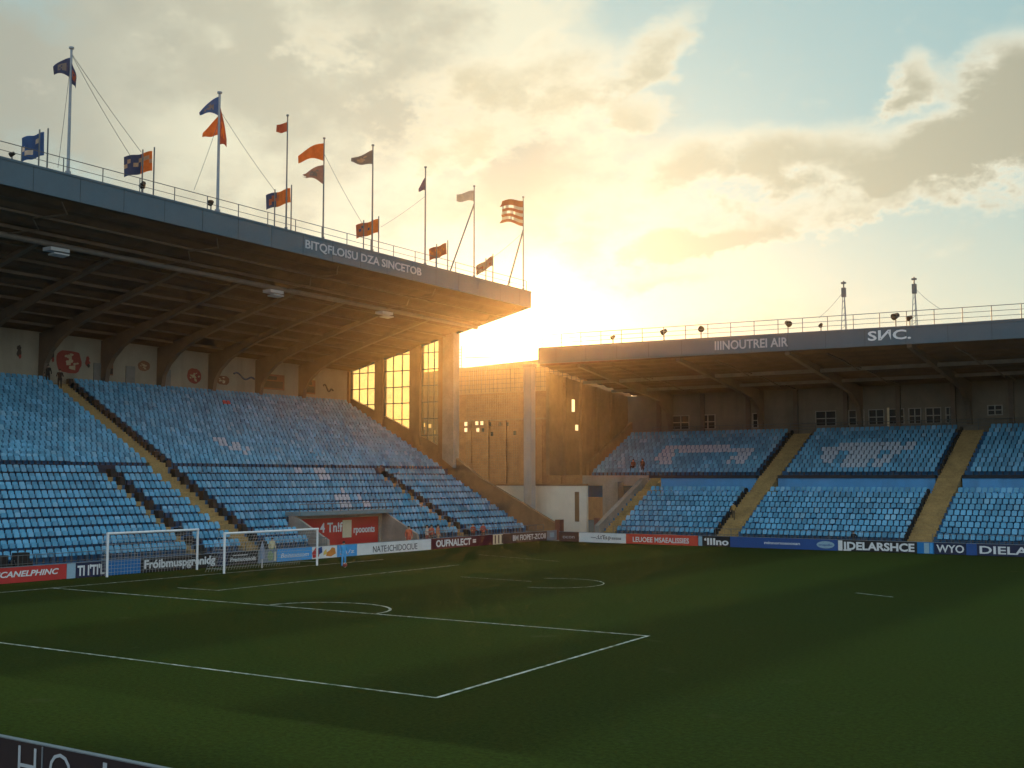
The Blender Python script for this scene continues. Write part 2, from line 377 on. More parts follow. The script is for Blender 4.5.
ORD = ['first', 'second', 'third', 'fourth', 'fifth', 'sixth', 'seventh', 'eighth', 'ninth', 'tenth']
proto = None
for s in sorted(near, key=lambda s: (s[5], s[1])):
    g = f"blue seats in the {ORD[s[5]]} row up"
    lab = f"blue seat, {ORD[s[5]]} row up, left stand, on the near side of the first dark steps"
    if s[4] != 'L' or s[1] > 57.8: lab = f"blue seat, {ORD[s[5]]} row up, between the two nearest steps of the left stand"; g += ' between the steps'
    if proto is None:
        ZS = (1, 1, 1.16)
        proto = thing('stadium_seat', lab, 'seat', s[:3], 0, g)
        kids = [bk.build('backrest', M_SEAT, proto, world=False), pn.build('seat_pan', M_SEAT, proto, world=False), br.build('bracket', M_BRK, proto, world=False)]; proto.scale = ZS
        continue
    r = proto.copy(); COL.objects.link(r); r.location = s[:3]; r.rotation_euler = (0, random.uniform(-.03, .03), random.uniform(-.04, .04)); r.scale = ZS
    r['label'] = lab; r['group'] = g
    for c in kids:
        d = c.copy(); COL.objects.link(d); d.parent = r

# ------------------------------------------------------------------ left grandstand
LS = thing('grandstand', 'long blue-seated grandstand with dark cantilever roof and flags, along the left', 'grandstand', (-77, 65, 0))
XZ = lambda Y: (lambda x, z: (x, Y, z))
YZ = lambda X: (lambda y, z: (X, y, z))
def lprofile(skip=0):
    p = [(-90.2, -.05)]
    x = LW_X - LW_D * skip; z = -.05
    p.append((x, z))
    for i in range(skip, LW_N):
        z = LW_Z + LW_R * i; p.append((x, z)); x -= LW_D; p.append((x, z))
    x = UP_X; 
    for i in range(UP_N):
        z = UP_Z + UP_R * i; p.append((x, z)); x -= UP_D; p.append((x, z))
    p.append((-90.2, z)); return p
b = MB()
for ya, yb, sk in ((Y0 - 1, TUN[0], 0), (TUN[0], TUN[1], 3), (TUN[1], 100.98, 0)):
    b.prism(lprofile(sk), XZ(ya), XZ(yb))
b.build('terrace', M_TERR, LS)
b = MB(); b.box(UP_X + .02, UP_X + .10, Y0 - 1, 62.5, 6.15, 6.97); b.box(UP_X + .02, UP_X + .10, 64.8, 100.9, 6.15, 6.97); b.build('tier_wall', mat('tier_dark', (.02, .03, .05), .8), LS)
# pale handrail along a lower row
b = MB()
for ya, yb in ((Y0, 57.5), (58.9, 62.4)):
    X = LW_X - LW_D * 3 + .08; zz = LW_Z + LW_R * 3 + .02
    b.tube((X, ya, zz + .02), (X, yb, zz + .02), .035)
b.build('row_rail', M_STEELG, LS)
def stair_left(y0, y1, rows):
    b = MB()
    for (xf, zt, D, Rr) in rows:
        b.box(xf + .012, xf - D + .012, y0, y1, zt - Rr, zt + .018)
        b.box(xf + .012 - D + .42, xf - D + .012, y0, y1, zt + .019, zt + Rr * .5)
    b.build('aisle_stair', M_STAIR, LS)
low = [(LW_X - LW_D * i, LW_Z + LW_R * i, LW_D, LW_R) for i in range(LW_N)]
upp = [(UP_X - UP_D * i, UP_Z + UP_R * i, UP_D, UP_R if i else .7) for i in range(UP_N)]
stair_left(62.7, 64.3, low + upp); stair_left(57.8, 58.25, low); stair_left(89.5, 89.95, low)
def barrier(x, y, z, par, w=.42, d=.5, h=.62, face='L'):
    b = MB(); r = random.uniform(-.05, .05); h += random.uniform(-.08, .08)
    if face == 'L':
        b.hexa([(x - d / 2, y - w / 2, z), (x + d / 2, y - w / 2, z), (x + d / 2, y + w / 2, z), (x - d / 2, y + w / 2, z),
                (x - d / 2, y - w / 2 + .03, z + h), (x + d / 2 - .12, y - w / 2 + .03, z + h + r), (x + d / 2 - .12, y + w / 2 - .03, z + h + r), (x - d / 2, y + w / 2 - .03, z + h)])
    else:
        b.box(x - w / 2, x + w / 2, y - d / 2, y + d / 2, z, z + h); b.box(x - w / 2 + .03, x + w / 2 - .03, y - d / 2 + .08, y + d / 2 - .1, z + h, z + h + .1)
    b.build('row_end_barrier', M_BLACK, par)
for (xf, zt, D, Rr) in low:
    barrier(xf - D * .45, 64.55, zt, LS, .5, .65, .66); barrier(xf - D * .45, 58.5, zt, LS, .5, .6, .62); barrier(xf - D * .45, 90.2, zt, LS, .42, .6, .6)
for (xf, zt, D, Rr) in upp: barrier(xf - D * .5, 64.55, zt, LS, .5, .45, .58)

# roof: underside height as a function of place
def und(x, y): return 17.72 + (x + 89.5) * .2248 + (101 - y) * .0112
RE = -65.5
RY0, RY1 = 28.0, 101.0
b = MB()
def q4(x0, x1, zf): return [(x0, RY0, zf(x0, RY0)), (x1, RY0, zf(x1, RY0)), (x1, RY1, zf(x1, RY1)), (x0, RY1, zf(x0, RY1))]
topz = lambda x, y: und(RE, y) + 1.62 - (RE - x) * .12
nx = 30
# corrugated deck, each fold a ridge running along the stand
xs = [-90.3 + (RE - .02 + 90.3) * k / (nx * 2) for k in range(nx * 2 + 1)]
vs = []
for k, x in enumerate(xs):
    d = (.0, .0, .16, .16)[k % 4]
    for y in (RY0, RY1): vs.append((x, y, und(x, y) + d))
n0 = len(vs)
for k, x in enumerate(xs):
    for y in (RY0, RY1): vs.append((x, y, topz(x, y) - .03))
fs = []
for k in range(len(xs) - 1):
    a = 2 * k; fs.append((a, a + 1, a + 3, a + 2)); c = n0 + 2 * k; fs.append((c, c + 2, c + 3, c + 1))
    fs.append((a, a + 2, c + 2, c)); fs.append((a + 1, c + 1, c + 3, a + 3))
m = len(xs) - 1
fs.append((0, n0, n0 + 1, 1)); fs.append((2 * m, 2 * m + 1, n0 + 2 * m + 1, n0 + 2 * m))
b.add(vs, fs); roofL = b.build('roof', M_ROOF, LS)
b = MB()
for x in [-87.5 + 2.35 * k for k in range(9)]:
    b.hexa([(x - .07, RY0, und(x, RY0) - .12), (x + .07, RY0, und(x, RY0) - .12), (x + .07, RY1 - .1, und(x, RY1) - .12), (x - .07, RY1 - .1, und(x, RY1) - .12),
            (x - .07, RY0, und(x, RY0) + .1), (x + .07, RY0, und(x, RY0) + .1), (x + .07, RY1 - .1, und(x, RY1) + .1), (x - .07, RY1 - .1, und(x, RY1) + .1)])
b.build('purlin', M_STEELB, roofL)
# fascia
b = MB()
zb = lambda y: und(RE, y) - .10
b.hexa([(RE - .15, RY0, zb(RY0)), (RE, RY0, zb(RY0)), (RE, RY1 + .12, zb(RY1)), (RE - .15, RY1 + .12, zb(RY1)),
        (RE - .15, RY0, zb(RY0) + 1.68), (RE, RY0, zb(RY0) + 1.68), (RE, RY1 + .12, zb(RY1) + 1.68), (RE - .15, RY1 + .12, zb(RY1) + 1.68)])
fasL = b.build('fascia', M_FASC, LS)
b = MB(); b.hexa([(-90, RY1 + .01, und(-90, RY1) - .08), (RE - .16, RY1 + .01, zb(RY1)), (RE - .16, RY1 + .12, zb(RY1)), (-90, RY1 + .12, und(-90, RY1) - .08),
                  (-90, RY1 + .01, topz(-90, RY1)), (RE - .16, RY1 + .01, zb(RY1) + 1.68), (RE - .16, RY1 + .12, zb(RY1) + 1.68), (-90, RY1 + .12, topz(-90, RY1))])
b.build('end_fascia', M_FASC, LS)
ya = atx(305, 245, RE)[1]; yb = atx(421, 270, RE)[1]
slope = Vector((0, 1, -.0112))
letter('BITQFLOISU DZA SINCETOB', (RE + .01, ya, zb(ya) + .42), slope, (0, 0, 1), yb - ya, .80, M_LTRG, fasL, bold=.015, depth=.05)
b = MB(); y = 31.0
while y < 100.8: b.box(RE + .001, RE + .012, y - .02, y + .02, zb(y) + .01, zb(y) + 1.67); y += 3.4
b.build('panel_seam', mat('seam_dark', (.03, .05, .06), .6), fasL)
b = MB(); b.hexa([(RE + .001, RY0, zb(RY0) + 1.52), (RE + .05, RY0, zb(RY0) + 1.52), (RE + .05, RY1 + .1, zb(RY1) + 1.52), (RE + .001, RY1 + .1, zb(RY1) + 1.52),
                  (RE + .001, RY0, zb(RY0) + 1.64), (RE + .05, RY0, zb(RY0) + 1.64), (RE + .05, RY1 + .1, zb(RY1) + 1.64), (RE + .001, RY1 + .1, zb(RY1) + 1.64)]); b.build('trim', M_FASC, fasL)
# rafters with curved haunches
for k in range(-3, 6):
    y = 62.2 + 6.22 * k
    prof = []
    for x, d in ((-72.2, .22), (-76, .34), (-80, .45), (-83, .6), (-85.2, .85), (-86.8, 1.25), (-88.0, 1.9), (-88.7, 2.7), (-89.0, 4.2)):
        prof.append((x, und(x, y) - d))
    prof += [(-90.15, 13.2), (-90.15, und(-90.15, y) + .02), (-72.2, und(-72.2, y) + .02)]
    b = MB(); b.prism(prof, XZ(y - .22), XZ(y + .22)); b.build('rafter', M_STEELB, LS)
for k in range(0, 5):   # shorter truss struts between beam and roof edge
    y = 47 + 13 * k
    b = MB()
    for j in range(4):
        x0, x1 = -72 + j * 1.5, -72 + (j + 1) * 1.5
        b.tube((x0, y + (j % 2) * 1.5, und(x0, y) - .12), (x1, y + ((j + 1) % 2) * 1.5, und(x1, y) - .12), .05)
    b.build('roof_brace', M_STEELB, LS)
b = MB(); b.tube((-72, RY0, und(-72, RY0) - .2), (-72, RY1 - .2, und(-72, RY1) - .2), .2, n=10); b.build('roof_beam', mat('beam_grey', (.20, .17, .14), .6), LS)
for px, py in ((55, 249), (272, 289), (383, 311)):
    y = atx(px, py, -72)[1]; z = und(-72, y) - .42
    b = MB(); b.box(-72.3, -71.4, y - .75, y + .75, z - .3, z - .06); b.tube((-72, y, z + .1), (-72, y, z - .1), .06)
    b.hexa([(-71.9, y - .6, z - .62), (-71.2, y - .6, z - .55), (-71.2, y + .6, z - .55), (-71.9, y + .6, z - .62), (-71.9, y - .6, z - .52), (-71.2, y - .6, z - .45), (-71.2, y + .6, z - .45), (-71.9, y + .6, z - .52)])
    b.build('floodlight', M_LAMP, LS)
# back wall and painted emblems
b = MB()
prof = [(RY0, 13.2), (101.0, 13.2), (101.0, und(-89.6, 101) + .2), (RY0, und(-89.6, RY0) + .2)]
b.prism(prof, YZ(-89.55), YZ(-90.0)); BW = b.build('back_wall', M_BACKW, LS)
BX = -89.55
def emblem(px, py, w, h, cols, shape='disc', rot=0):
    _, y, z = atx(px, py, BX); s = 1 / FPX * (math.hypot(BX, y)); W = w * s / .62 / 2; Hh = h * s / 2
    b = MB(); t = .012
    def disc(k, t0, mi, n=20, jit=.0, sy=0, sz=0):
        poly = []
        for a in range(n):
            r = k * (1 + random.uniform(-jit, jit)); an = 2 * PI * a / n
            c, s_ = math.cos(an), math.sin(an)
            if shape == 'shield': c = math.copysign(abs(c) ** .5, c); s_ = s_ * (1 if s_ > 0 else 1.15)
            poly.append((y + W * r * c + sy * W, z + Hh * r * s_ + sz * Hh))
        b.prism(poly, YZ(BX + t0), YZ(BX + t0 + t), mi)
    if shape in ('disc', 'shield'):
        disc(1, .002, 0, jit=.05)
        for q in range(9):
            an = random.uniform(0, 6.28); rr_ = random.uniform(.1, .65); disc(random.uniform(.08, .22), .016 + q * .014, 1, n=7, jit=.5, sy=rr_ * math.cos(an), sz=rr_ * math.sin(an))
    elif shape == 'figure':
        disc(.42, .002, 0, jit=.2, sz=.5); disc(.55, .016, 0, n=9, jit=.3, sz=-.1); disc(.3, .03, 1, n=7, jit=.2, sz=-.6, sy=.2)
    elif shape == 'panel':
        b.box(BX + .002, BX + .05, y - W, y + W, z - Hh, z + Hh, 0); b.box(BX + .051, BX + .06, y - W * .85, y + W * .85, z - Hh * .8, z + Hh * .1, 1)
        b.box(BX + .051, BX + .06, y - W * .6, y + W * .3, z + Hh * .25, z + Hh * .75, 1)
    elif shape == 'script':
        pts = [(0 + W * (-1 + 2 * k / 16), Hh * (math.sin(k * .55) * .5 + (k / 16 - .5) * -1.2)) for k in range(17)]
        for (p, q), (p2, q2) in zip(pts, pts[1:]):
            b.tube((BX + .02, y + p, z + q), (BX + .02, y + p2, z + q2), .09)
    b.build('emblem', [mat('paint_' + c, dict(red=(.28, .045, .03), dark=(.05, .035, .025), rust=(.22, .09, .04), tan=(.45, .33, .2), blue=(.05, .07, .12), cream=(.5, .4, .25))[c], .8) for c in cols], BW)
emblem(19, 352, 6, 14, ('dark', 'red'), 'figure'); emblem(52, 354, 6, 17, ('dark', 'red'), 'figure'); emblem(69, 361, 17, 20, ('red', 'tan'), 'shield'); emblem(87.5, 362, 6, 12, ('red', 'dark'), 'figure')
emblem(110, 369, 4, 12, ('rust', 'dark'), 'panel'); emblem(144, 366, 9, 10, ('rust', 'tan'), 'disc'); emblem(194, 376, 11, 15, ('red', 'tan'), 'disc')
emblem(223, 380, 10, 8, ('rust', 'cream'), 'shield'); emblem(244, 377, 17, 8, ('blue', 'blue'), 'script'); emblem(273, 382, 19, 15, ('rust', 'dark'), 'panel'); emblem(310, 387, 9, 14, ('rust', 'dark'), 'panel'); emblem(328, 389, 9, 9, ('dark', 'dark'), 'script')
for px in (98, 130, 166):
    _, y, z = atx(px, 375, BX); b = MB(); b.box(BX + .003, BX + .09, y - .5, y + .5, 13.3, 16.1); b.box(BX + .091, BX + .13, y + .25, y + .36, 14.9, 15.1); b.build('wall_door', mat('door_grey', (.2, .19, .16), .6), BW)
# end parapet, columns, glass
PT = [(-62.34, 1.45), (-71.67, 6.05), (-76.15, 9.0), (-82.3, 11.75), (-90.0, 15.1)]
def ptop(x):
    for (x0, z0), (x1, z1) in zip(PT, PT[1:]):
        if x1 <= x <= x0: return z0 + (z1 - z0) * (x - x0) / (x1 - x0)
    return PT[-1][1]
b = MB(); b.prism([(-62.34, -.04)] + PT + [(-90.0, -.04)], XZ(101.0), XZ(101.45)); b.build('end_parapet', M_CONCB, LS)
b = MB(); b.box(-62.6, -62.05, 100.85, 101.6, 0, 1.95); b.build('corner_post', mat('rust_post', (.22, .08, .045), .7), LS)
COLS = [(-76.1, -74.7), (-80.75, -79.35), (-85.6, -84.5), (-90.1, -89.3)]
for i, (xa, xb) in enumerate(COLS):
    b = MB(); xm = (xa + xb) / 2
    top = lambda x: und(x, 101) + .05
    b.prism([(xa, ptop(xa) - 1), (xb, ptop(xb) - 1), (xb, top(xb)), (xa, top(xa))], XZ(100.75 if i else 100.45), XZ(101.5))
    b.build('end_column', M_CONC if i == 0 else M_CONCB, LS)
b = MB(); b.box(-76.8, -76.105, 100.62, 101.4, ptop(-76.5) - .6, und(-76.5, 101)); b.build('column_fin', M_CONCB, LS)
for (xa, xb) in ((-79.35, -76.82), (-84.5, -80.75), (-89.3, -85.6)):
    zt = lambda x: und(x, 101) - .05
    b = MB(); b.prism([(xa, ptop(xa)), (xb, ptop(xb)), (xb, zt(xb)), (xa, zt(xa))], XZ(101.16), XZ(101.19)); g = b.build('glass_screen', M_GLASS, LS)
    b = MB(); nv = 3 if xb - xa > 2.5 else 2
    for k in range(nv + 1):
        x = xa + .04 + (xb - xa - .08) * k / nv; b.box(x - .04, x + .04, 101.05, 101.15, ptop(x) - .1, zt(x))
    z = 10.5
    while z < 21:
        # horizontal glazing bar only where it lies inside the pane
        xl = [xa + (xb - xa) * t / 20 for t in range(21) if ptop(xa + (xb - xa) * t / 20) < z < zt(xa + (xb - xa) * t / 20)]
        if len(xl) > 2: b.box(xl[0], xl[-1], 101.06, 101.14, z - .05, z + .05)
        z += 1.75
    b.build('mullion', mat('mullion_dark', (.06, .05, .035), .6), g)
# roof-edge railing
def railing(par, P, n, h=1.05, r=.028, name='roof_railing', mids=(.5,), postr=.035):
    b = MB()
    a, c = Vector(P[0]), Vector(P[1])
    b.tube(a + Vector((0, 0, h)), c + Vector((0, 0, h)), r)
    for m_ in mids: b.tube(a + Vector((0, 0, h * m_)), c + Vector((0, 0, h * m_)), r * .75)
    R_ = b.build(name, M_RAIL, par)
    for k in range(n + 1):
        p = a.lerp(c, k / n); b = MB(); b.tube(p, p + Vector((0, 0, h)), postr)
        b.build('post', M_RAIL, R_)
railing(LS, ((RE - .35, 32, und(RE, 32) + 1.55), (RE - .35, 100.8, und(RE, 100.8) + 1.55)), 23)

# ------------------------------------------------------------------ players' tunnel cut into the left stand
TN = thing('players_tunnel', 'grey walled players tunnel with red sign panel cut into the lower left seats', 'tunnel', (-66, 75.7, 0))
b = MB(); b.box(-68.6, -66.9, TUN[0] + .02, TUN[1] - .02, 3.02, 3.32); b.build('canopy', mat('canopy_teal', (.14, .22, .24), .6), TN)
for yy in (TUN[0] + .02, TUN[1] - .27):
    b = MB(); b.prism([(-68.22, 0), (-68.22, 3.0), (-67.6, 3.0), (-64.1, 1.25), (-63.9, .02), (-66, .02)], XZ(yy), XZ(yy + .25)); b.build('side_wall', M_CONC, TN)
b = MB(); b.box(-68.2, -68.1, TUN[0] + .3, TUN[1] - .3, 0.02, 3.0); bp = b.build('back_panel', bmat('red'), TN)
b = MB(); b.box(-68.09, -67.95, TUN[0] + .3, 73.6, .02, 1.5); b.build('tunnel_opening_shade', M_BLACK, TN)  # black panel paints the darkness of the tunnel opening
letter('4 Tn!f', (-68.09, 73.5, 1.55), (0, 1, 0), (0, 0, 1), 2.7, .8, M_LTR, bp, depth=.03)
letter('rpooonts', (-68.09, 77.6, 1.2), (0, 1, 0), (0, 0, 1), 2.7, .7, M_LTR, bp, depth=.03)
b = MB(); b.box(-68.09, -68.05, 76.2, 77.3, 1.05, 2.5); b.build('notice', bmat('cream'), bp)
b = MB(); b.box(-68.09, -68.0, TUN[1] - .62, TUN[1] - .3, .02, 3.0); b.box(-68.09, -68.0, TUN[0] + .3, TUN[1] - .3, 2.72, 3.0); b.build('frame', M_CONC, TN)
railing(TN, ((-67.0, TUN[0], 3.32), (-67.0, TUN[1], 3.32)), 12, h=.62, name='canopy_rail', mids=(), postr=.03)
# low fence behind the boards
def fence(P, n, label, h=1.45):
    F = thing('barrier_fence', label, 'fence', ((P[0][0] + P[1][0]) / 2, (P[0][1] + P[1][1]) / 2, 0))
    railing(F, P, n, h=h, r=.022, name='rail', mids=(.12, .66), postr=.024)
    b = MB(); a, c = Vector(P[0]), Vector(P[1]); L_ = (c - a).length; k = 0
    while k * .34 < L_:
        p = a + (c - a).normalized() * k * .34; b.tube(p + Vector((0, 0, .15)), p + Vector((0, 0, h)), .009, n=4); k += 1
    b.build('bars', M_RAIL, F)
fence(((-63.75, 36, .02), (-63.75, 69.6, .02)), 28, 'thin grey metal fence behind the goals in front of the left seats')
fence(((-63.75, 81.6, .02), (-63.75, 100.6, .02)), 14, 'thin grey metal fence at the foot of the left stand beyond the tunnel')
fence(((-55.6, 99.9, .02), (-29, 99.9, .02)), 18, 'thin grey metal fence in front of the right stand between two ochre steps', 1.5)
fence(((-26.4, 99.9, .02), (-6, 99.9, .02)), 14, 'thin grey metal fence in front of the rightmost seats', 1.5)

# ------------------------------------------------------------------ right grandstand
RS = thing('grandstand', 'blue-seated grandstand across the far end with ochre steps and slate roof edge', 'grandstand', (-36, 111, 0))
def rprof_low():
    p = [(100.5, -.05)]; y = RL_Y
    for i in range(RL_N):
        z = RL_Z + RL_R * i; p.append((y, z)); y += RL_D; p.append((y, z))
    p += [(110.6, z), (110.6, -.05)]; return p
def rprof_up():
    p = [(111.3, 4.0)]; y = RU_Y
    for i in range(RU_N):
        z = RU_Z + RU_R * i; p.append((y, z)); y += RU_D; p.append((y, z))
    p += [(121.3, z), (121.3, 9.6), (112.6, 4.0)]; return p
b = MB(); b.prism(rprof_low(), YZ(-57.4), YZ(RX1 + .5)); b.prism(rprof_up(), YZ(RX0), YZ(RX1 + .5)); b.build('terrace', M_TERR, RS)
ztop = RL_Z + RL_R * (RL_N - 1)
gaps = [(-57.3, -45.75), (-43.55, -28.85), (-26.55, -10.05), (-7.75, RX1)]
b = MB()
for a, c in gaps: b.box(a, c, 110.62, 110.9, ztop - .3, 5.98)
b.build('tier_wall', M_TERR2, RS)
b = MB()
for a, c in gaps: b.box(a, c, 110.5, 111.28, 5.985, 6.27)
b.build('tier_cap', mat('cap_dark', (.02, .024, .03), .7), RS)
b = MB(); b.box(RX0 - .1, -57.35, 110.4, 111.28, 5.2, 6.27); b.build('tier_beam', M_CONC, RS)
def stair_right(x0, x1, upper=True, lower=True):
    b = MB()
    if lower:
        for i in range(RL_N):
            y = RL_Y + RL_D * i; z = RL_Z + RL_R * i
            b.box(x0, x1, y - .012, y + RL_D - .012, z - RL_R, z + .018); b.box(x0, x1, y + RL_D * .5, y + RL_D - .012, z + .019, z + RL_R * .5)
        n = 8; ya = RL_Y + RL_D * RL_N - .012; yb = 111.28
        for k in range(n):
            b.box(x0, x1, ya + (yb - ya) * k / n, ya + (yb - ya) * (k + 1) / n + (.0), ztop - .1, ztop + (6.2 - ztop) * (k + 1) / n)
    if upper:
        for i in range(RU_N):
            y = RU_Y + RU_D * i; z = RU_Z + RU_R * i
            b.box(x0, x1, y - .012, y + RU_D - .012, z - RU_R, z + .018); b.box(x0, x1, y + RU_D * .5, y + RU_D - .012, z + .019, z + RU_R * .5)
    b.build('aisle_stair', M_STAIR, RS)
for a, c in R_AIS: stair_right(a + .1, c - .1)
stair_right(-57.2, -56.0, upper=False)
for a, c in R_AIS[:2]:
    for i in range(RL_N): barrier(a + .0, RL_Y + RL_D * (i + .6), RL_Z + RL_R * i, RS, .2, .55, .55, 'R')
    for i in range(RU_N): barrier(a + .0, RU_Y + RU_D * (i + .6), RU_Z + RU_R * i, RS, .2, .5, .5, 'R')
# sloping wall and vomitory beside the leftmost steps
b = MB(); b.prism([(100.4, .02), (100.4, 1.5), (109.8, 6.0), (110.4, 6.0), (110.4, .02)], YZ(-57.9), YZ(-57.42)); b.build('stair_wall', M_CONC, RS)
b = MB(); b.box(-58.3, -57.95, 101, 101.6, 0, 2.2); b.build('corner_post', MATS['rust_post'], RS)
b = MB(); b.box(-62.0, -60.2, 109.2, 110.38, 0, 5.6); b.build('pier', M_CONC, RS)
b = MB(); b.box(-60.19, -57.95, 112.6, 112.7, 0, 5.0); b.build('vomitory_shade', M_BLACK, RS)  # black sheet standing for the shade inside the opening
# white wall in the corner between the stands
WW = MB(); WW.box(-78.5, -62.02, 106.0, 106.3, 0, 5.2); WW.box(-78.5, -62.02, 105.95, 106.35, 5.201, 5.42, 1); WW.box(-63.4, -62.9, 105.96, 105.999, 1.6, 4.6, 1)
w = WW.build('corner_wall', [M_WHITEW, M_CONCB]); tag(w, 'white rendered wall with brown coping in the corner between the stands', 'wall'); w['kind'] = 'structure'
# back wall with windows
ZR = lambda y: 17.1 - (y - 101.0) * .096
b = MB(); b.box(RX0 - .8, RX1 + .5, 121.3, 121.7, 9.6, ZR(121.3) + .1); RB = b.build('back_wall', mat('far_back_wall', (.20, .165, .12), .85, .2, .5, dirt=.4, dirtcol=(.08, .06, .04)), RS)
for k in range(-1, 12):
    x = -61.5 + 5.3 * k
    b = MB(); b.box(x - .22, x + .22, 120.95, 121.3, RU_Z + 4.3, ZR(121)); b.build('wall_pier', M_STEELB, RS)
def window(x0, x1, z0, z1, glow=False):
    b = MB(); b.box(x0, x1, 121.24, 121.295, z0, z1); wi = b.build('window', M_WINGLOW if glow else M_WIN, RS)
    b = MB()
    for xx in (x0, (x0 + x1) / 2, x1): b.box(xx - .05, xx + .05, 121.14, 121.235, z0 - .05, z1 + .05)
    for zz in (z0, (z0 + z1) / 2, z1): b.box(x0 - .05, x1 + .05, 121.15, 121.232, zz - .045, zz + .045)
    b.build('frame', mat('frame_pale', (.34, .31, .25), .6), wi)
for (pa, pc) in ((672, 690), (700, 716), (752, 764), (815, 837), (848, 865), (868, 885), (888, 905), (908, 922), (925, 942), (945, 955)):
    xa = aty(pa, 410, 121.25)[0]; xc = aty(pc, 410, 121.25)[0]
    window(xa + .1, xc - .1, 11.35, 12.85, glow=False)
xa = aty(988, 410, 121.25)[0]; window(xa, xa + 1.3, 12.0, 12.9)
b = MB(); xx = aty(888, 410, 121)[0]; b.box(xx - .1, xx + .1, 121.0, 121.12, 11.0, 13.0); b.build('bright_post', mat('bright_post', (.75, .6, .35), .5), RS)
railing(RS, ((-62, 120.6, RU_Z + RU_R * 10 + .02), (RX1, 120.6, RU_Z + RU_R * 10 + .02)), 24, h=1.25, name='gangway_rail', mids=(.5, .75))
# roof
RXa, RXb = -64.4, RX1 + 1.0
b = MB(); xs = [101.0 + 21 * k / 44 for k in range(45)]; vs = []
for k, y in enumerate(xs):
    d = (0, 0, .13, .13)[k % 4]
    for x in (RXa, RXb): vs.append((x, y, ZR(y) + d))
n0 = len(vs)
for y in xs:
    for x in (RXa, RXb): vs.append((x, y, 18.55 - (y - 101) * .07))
fs = []
for k in range(44):
    a = 2 * k; fs.append((a, a + 2, a + 3, a + 1)); c = n0 + 2 * k; fs.append((c, c + 1, c + 3, c + 2)); fs.append((a, c, c + 2, a + 2)); fs.append((a + 1, a + 3, c + 3, c + 1))
fs.append((0, 1, n0 + 1, n0)); fs.append((88, n0 + 88, n0 + 89, 89))
b.add(vs, fs); b.build('roof', M_ROOF, RS)
# the roof edge drops a touch from the corner to the open end
fz = lambda x: 18.92 - (x + 64) * .010
b = MB(); b.hexa([(RXa - .1, 100.82, fz(RXa) - 1.62), (RXb, 100.82, fz(RXb) - 1.45), (RXb, 100.98, fz(RXb) - 1.45), (RXa - .1, 100.98, fz(RXa) - 1.62),
                  (RXa - .1, 100.82, fz(RXa)), (RXb, 100.82, fz(RXb)), (RXb, 100.98, fz(RXb)), (RXa - .1, 100.98, fz(RXa))])
fasR = b.build('fascia', M_FASC, RS)
b = MB(); x = RXa + 2
while x < RXb: b.box(x - .02, x + .02, 100.808, 100.819, fz(x) - 1.5, fz(x) - .02); x += 3.4
b.build('panel_seam', mat('seam_dark', (.03, .05, .06), .6), fasR)
b = MB(); b.hexa([(RXa, 100.77, fz(RXa) - .16), (RXb, 100.77, fz(RXb) - .16), (RXb, 100.819, fz(RXb) - .16), (RXa, 100.819, fz(RXa) - .16), (RXa, 100.77, fz(RXa) - .04), (RXb, 100.77, fz(RXb) - .04), (RXb, 100.819, fz(RXb) - .04), (RXa, 100.819, fz(RXa) - .04)]); b.build('trim', M_FASC, fasR)
xa = aty(715, 343, 100.82)[0]; xb = aty(788, 340, 100.82)[0]
letter('IIINOUTREI AIR', (xa, 100.81, fz(xa) - 1.2), (1, 0, -.010), (0, 0, 1), xb - xa, .82, M_LTRG, fasR, bold=.015, depth=.05)
xa = aty(868, 335, 100.82)[0]; xb = aty(911, 333, 100.82)[0]
letter('SИC.', (xa, 100.81, fz(xa) - 1.1), (1, 0, -.010), (0, 0, 1), xb - xa, .85, M_LTR, fasR, bold=.02, depth=.05)
for k in range(6):     # raking rafters
    x = -60 + 10.6 * k
    b = MB(); b.prism([(101.2, ZR(101.2) + .02), (101.2, ZR(101.2) - .3), (112, ZR(112) - .75), (118, ZR(118) - 1.1), (120.3, ZR(120) - 2.2), (120.9, ZR(120.9) - 4.0), (121.28, ZR(121.2) - 4.0), (121.28, ZR(121.2) + .02)], YZ(x - .22), YZ(x + .22)); b.build('rafter', M_STEELB, RS)
    b = MB()
    for j in range(5):
        y0, y1 = 101.5 + j * 3.4, 101.5 + (j + 1) * 3.4
        b.tube((x + 3.5 + j * .25, y0, ZR(y0) - .35), (x + 3.5 + (j + 1) * .25, y1, ZR(y1) - .35 - (j % 2) * .3), .07)
    b.build('roof_brace', M_STEELB, RS)
b = MB(); b.box(RXa + .3, RXb, 108.9, 109.15, ZR(109) - .55, ZR(109) - .22); b.box(RXa + .3, RXb, 114.9, 115.1, ZR(115) - .5, ZR(115) - .2); b.build('roof_beam', MATS['beam_grey'], RS)
# side wall closing the corner end
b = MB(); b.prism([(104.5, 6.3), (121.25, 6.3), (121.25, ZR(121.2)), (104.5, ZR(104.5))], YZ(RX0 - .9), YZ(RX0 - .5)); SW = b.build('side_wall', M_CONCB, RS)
for yy in (107.5, 110.8, 114.1, 117.4):
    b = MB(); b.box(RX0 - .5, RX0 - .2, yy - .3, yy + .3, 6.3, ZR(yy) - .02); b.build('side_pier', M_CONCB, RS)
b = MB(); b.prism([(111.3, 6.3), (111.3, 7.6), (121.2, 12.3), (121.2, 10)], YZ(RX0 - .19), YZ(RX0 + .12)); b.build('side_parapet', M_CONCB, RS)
for (py, pz, hh) in ((109.2, 13.6, 1.3), (109.9, 11.3, .6)):
    b = MB(); b.box(RX0 - .495, RX0 - .47, py - .28, py + .28, pz - hh / 2, pz + hh / 2); b.build('window', M_WINGLOW, RS)  # panes use the same painted glow, no lamp behind
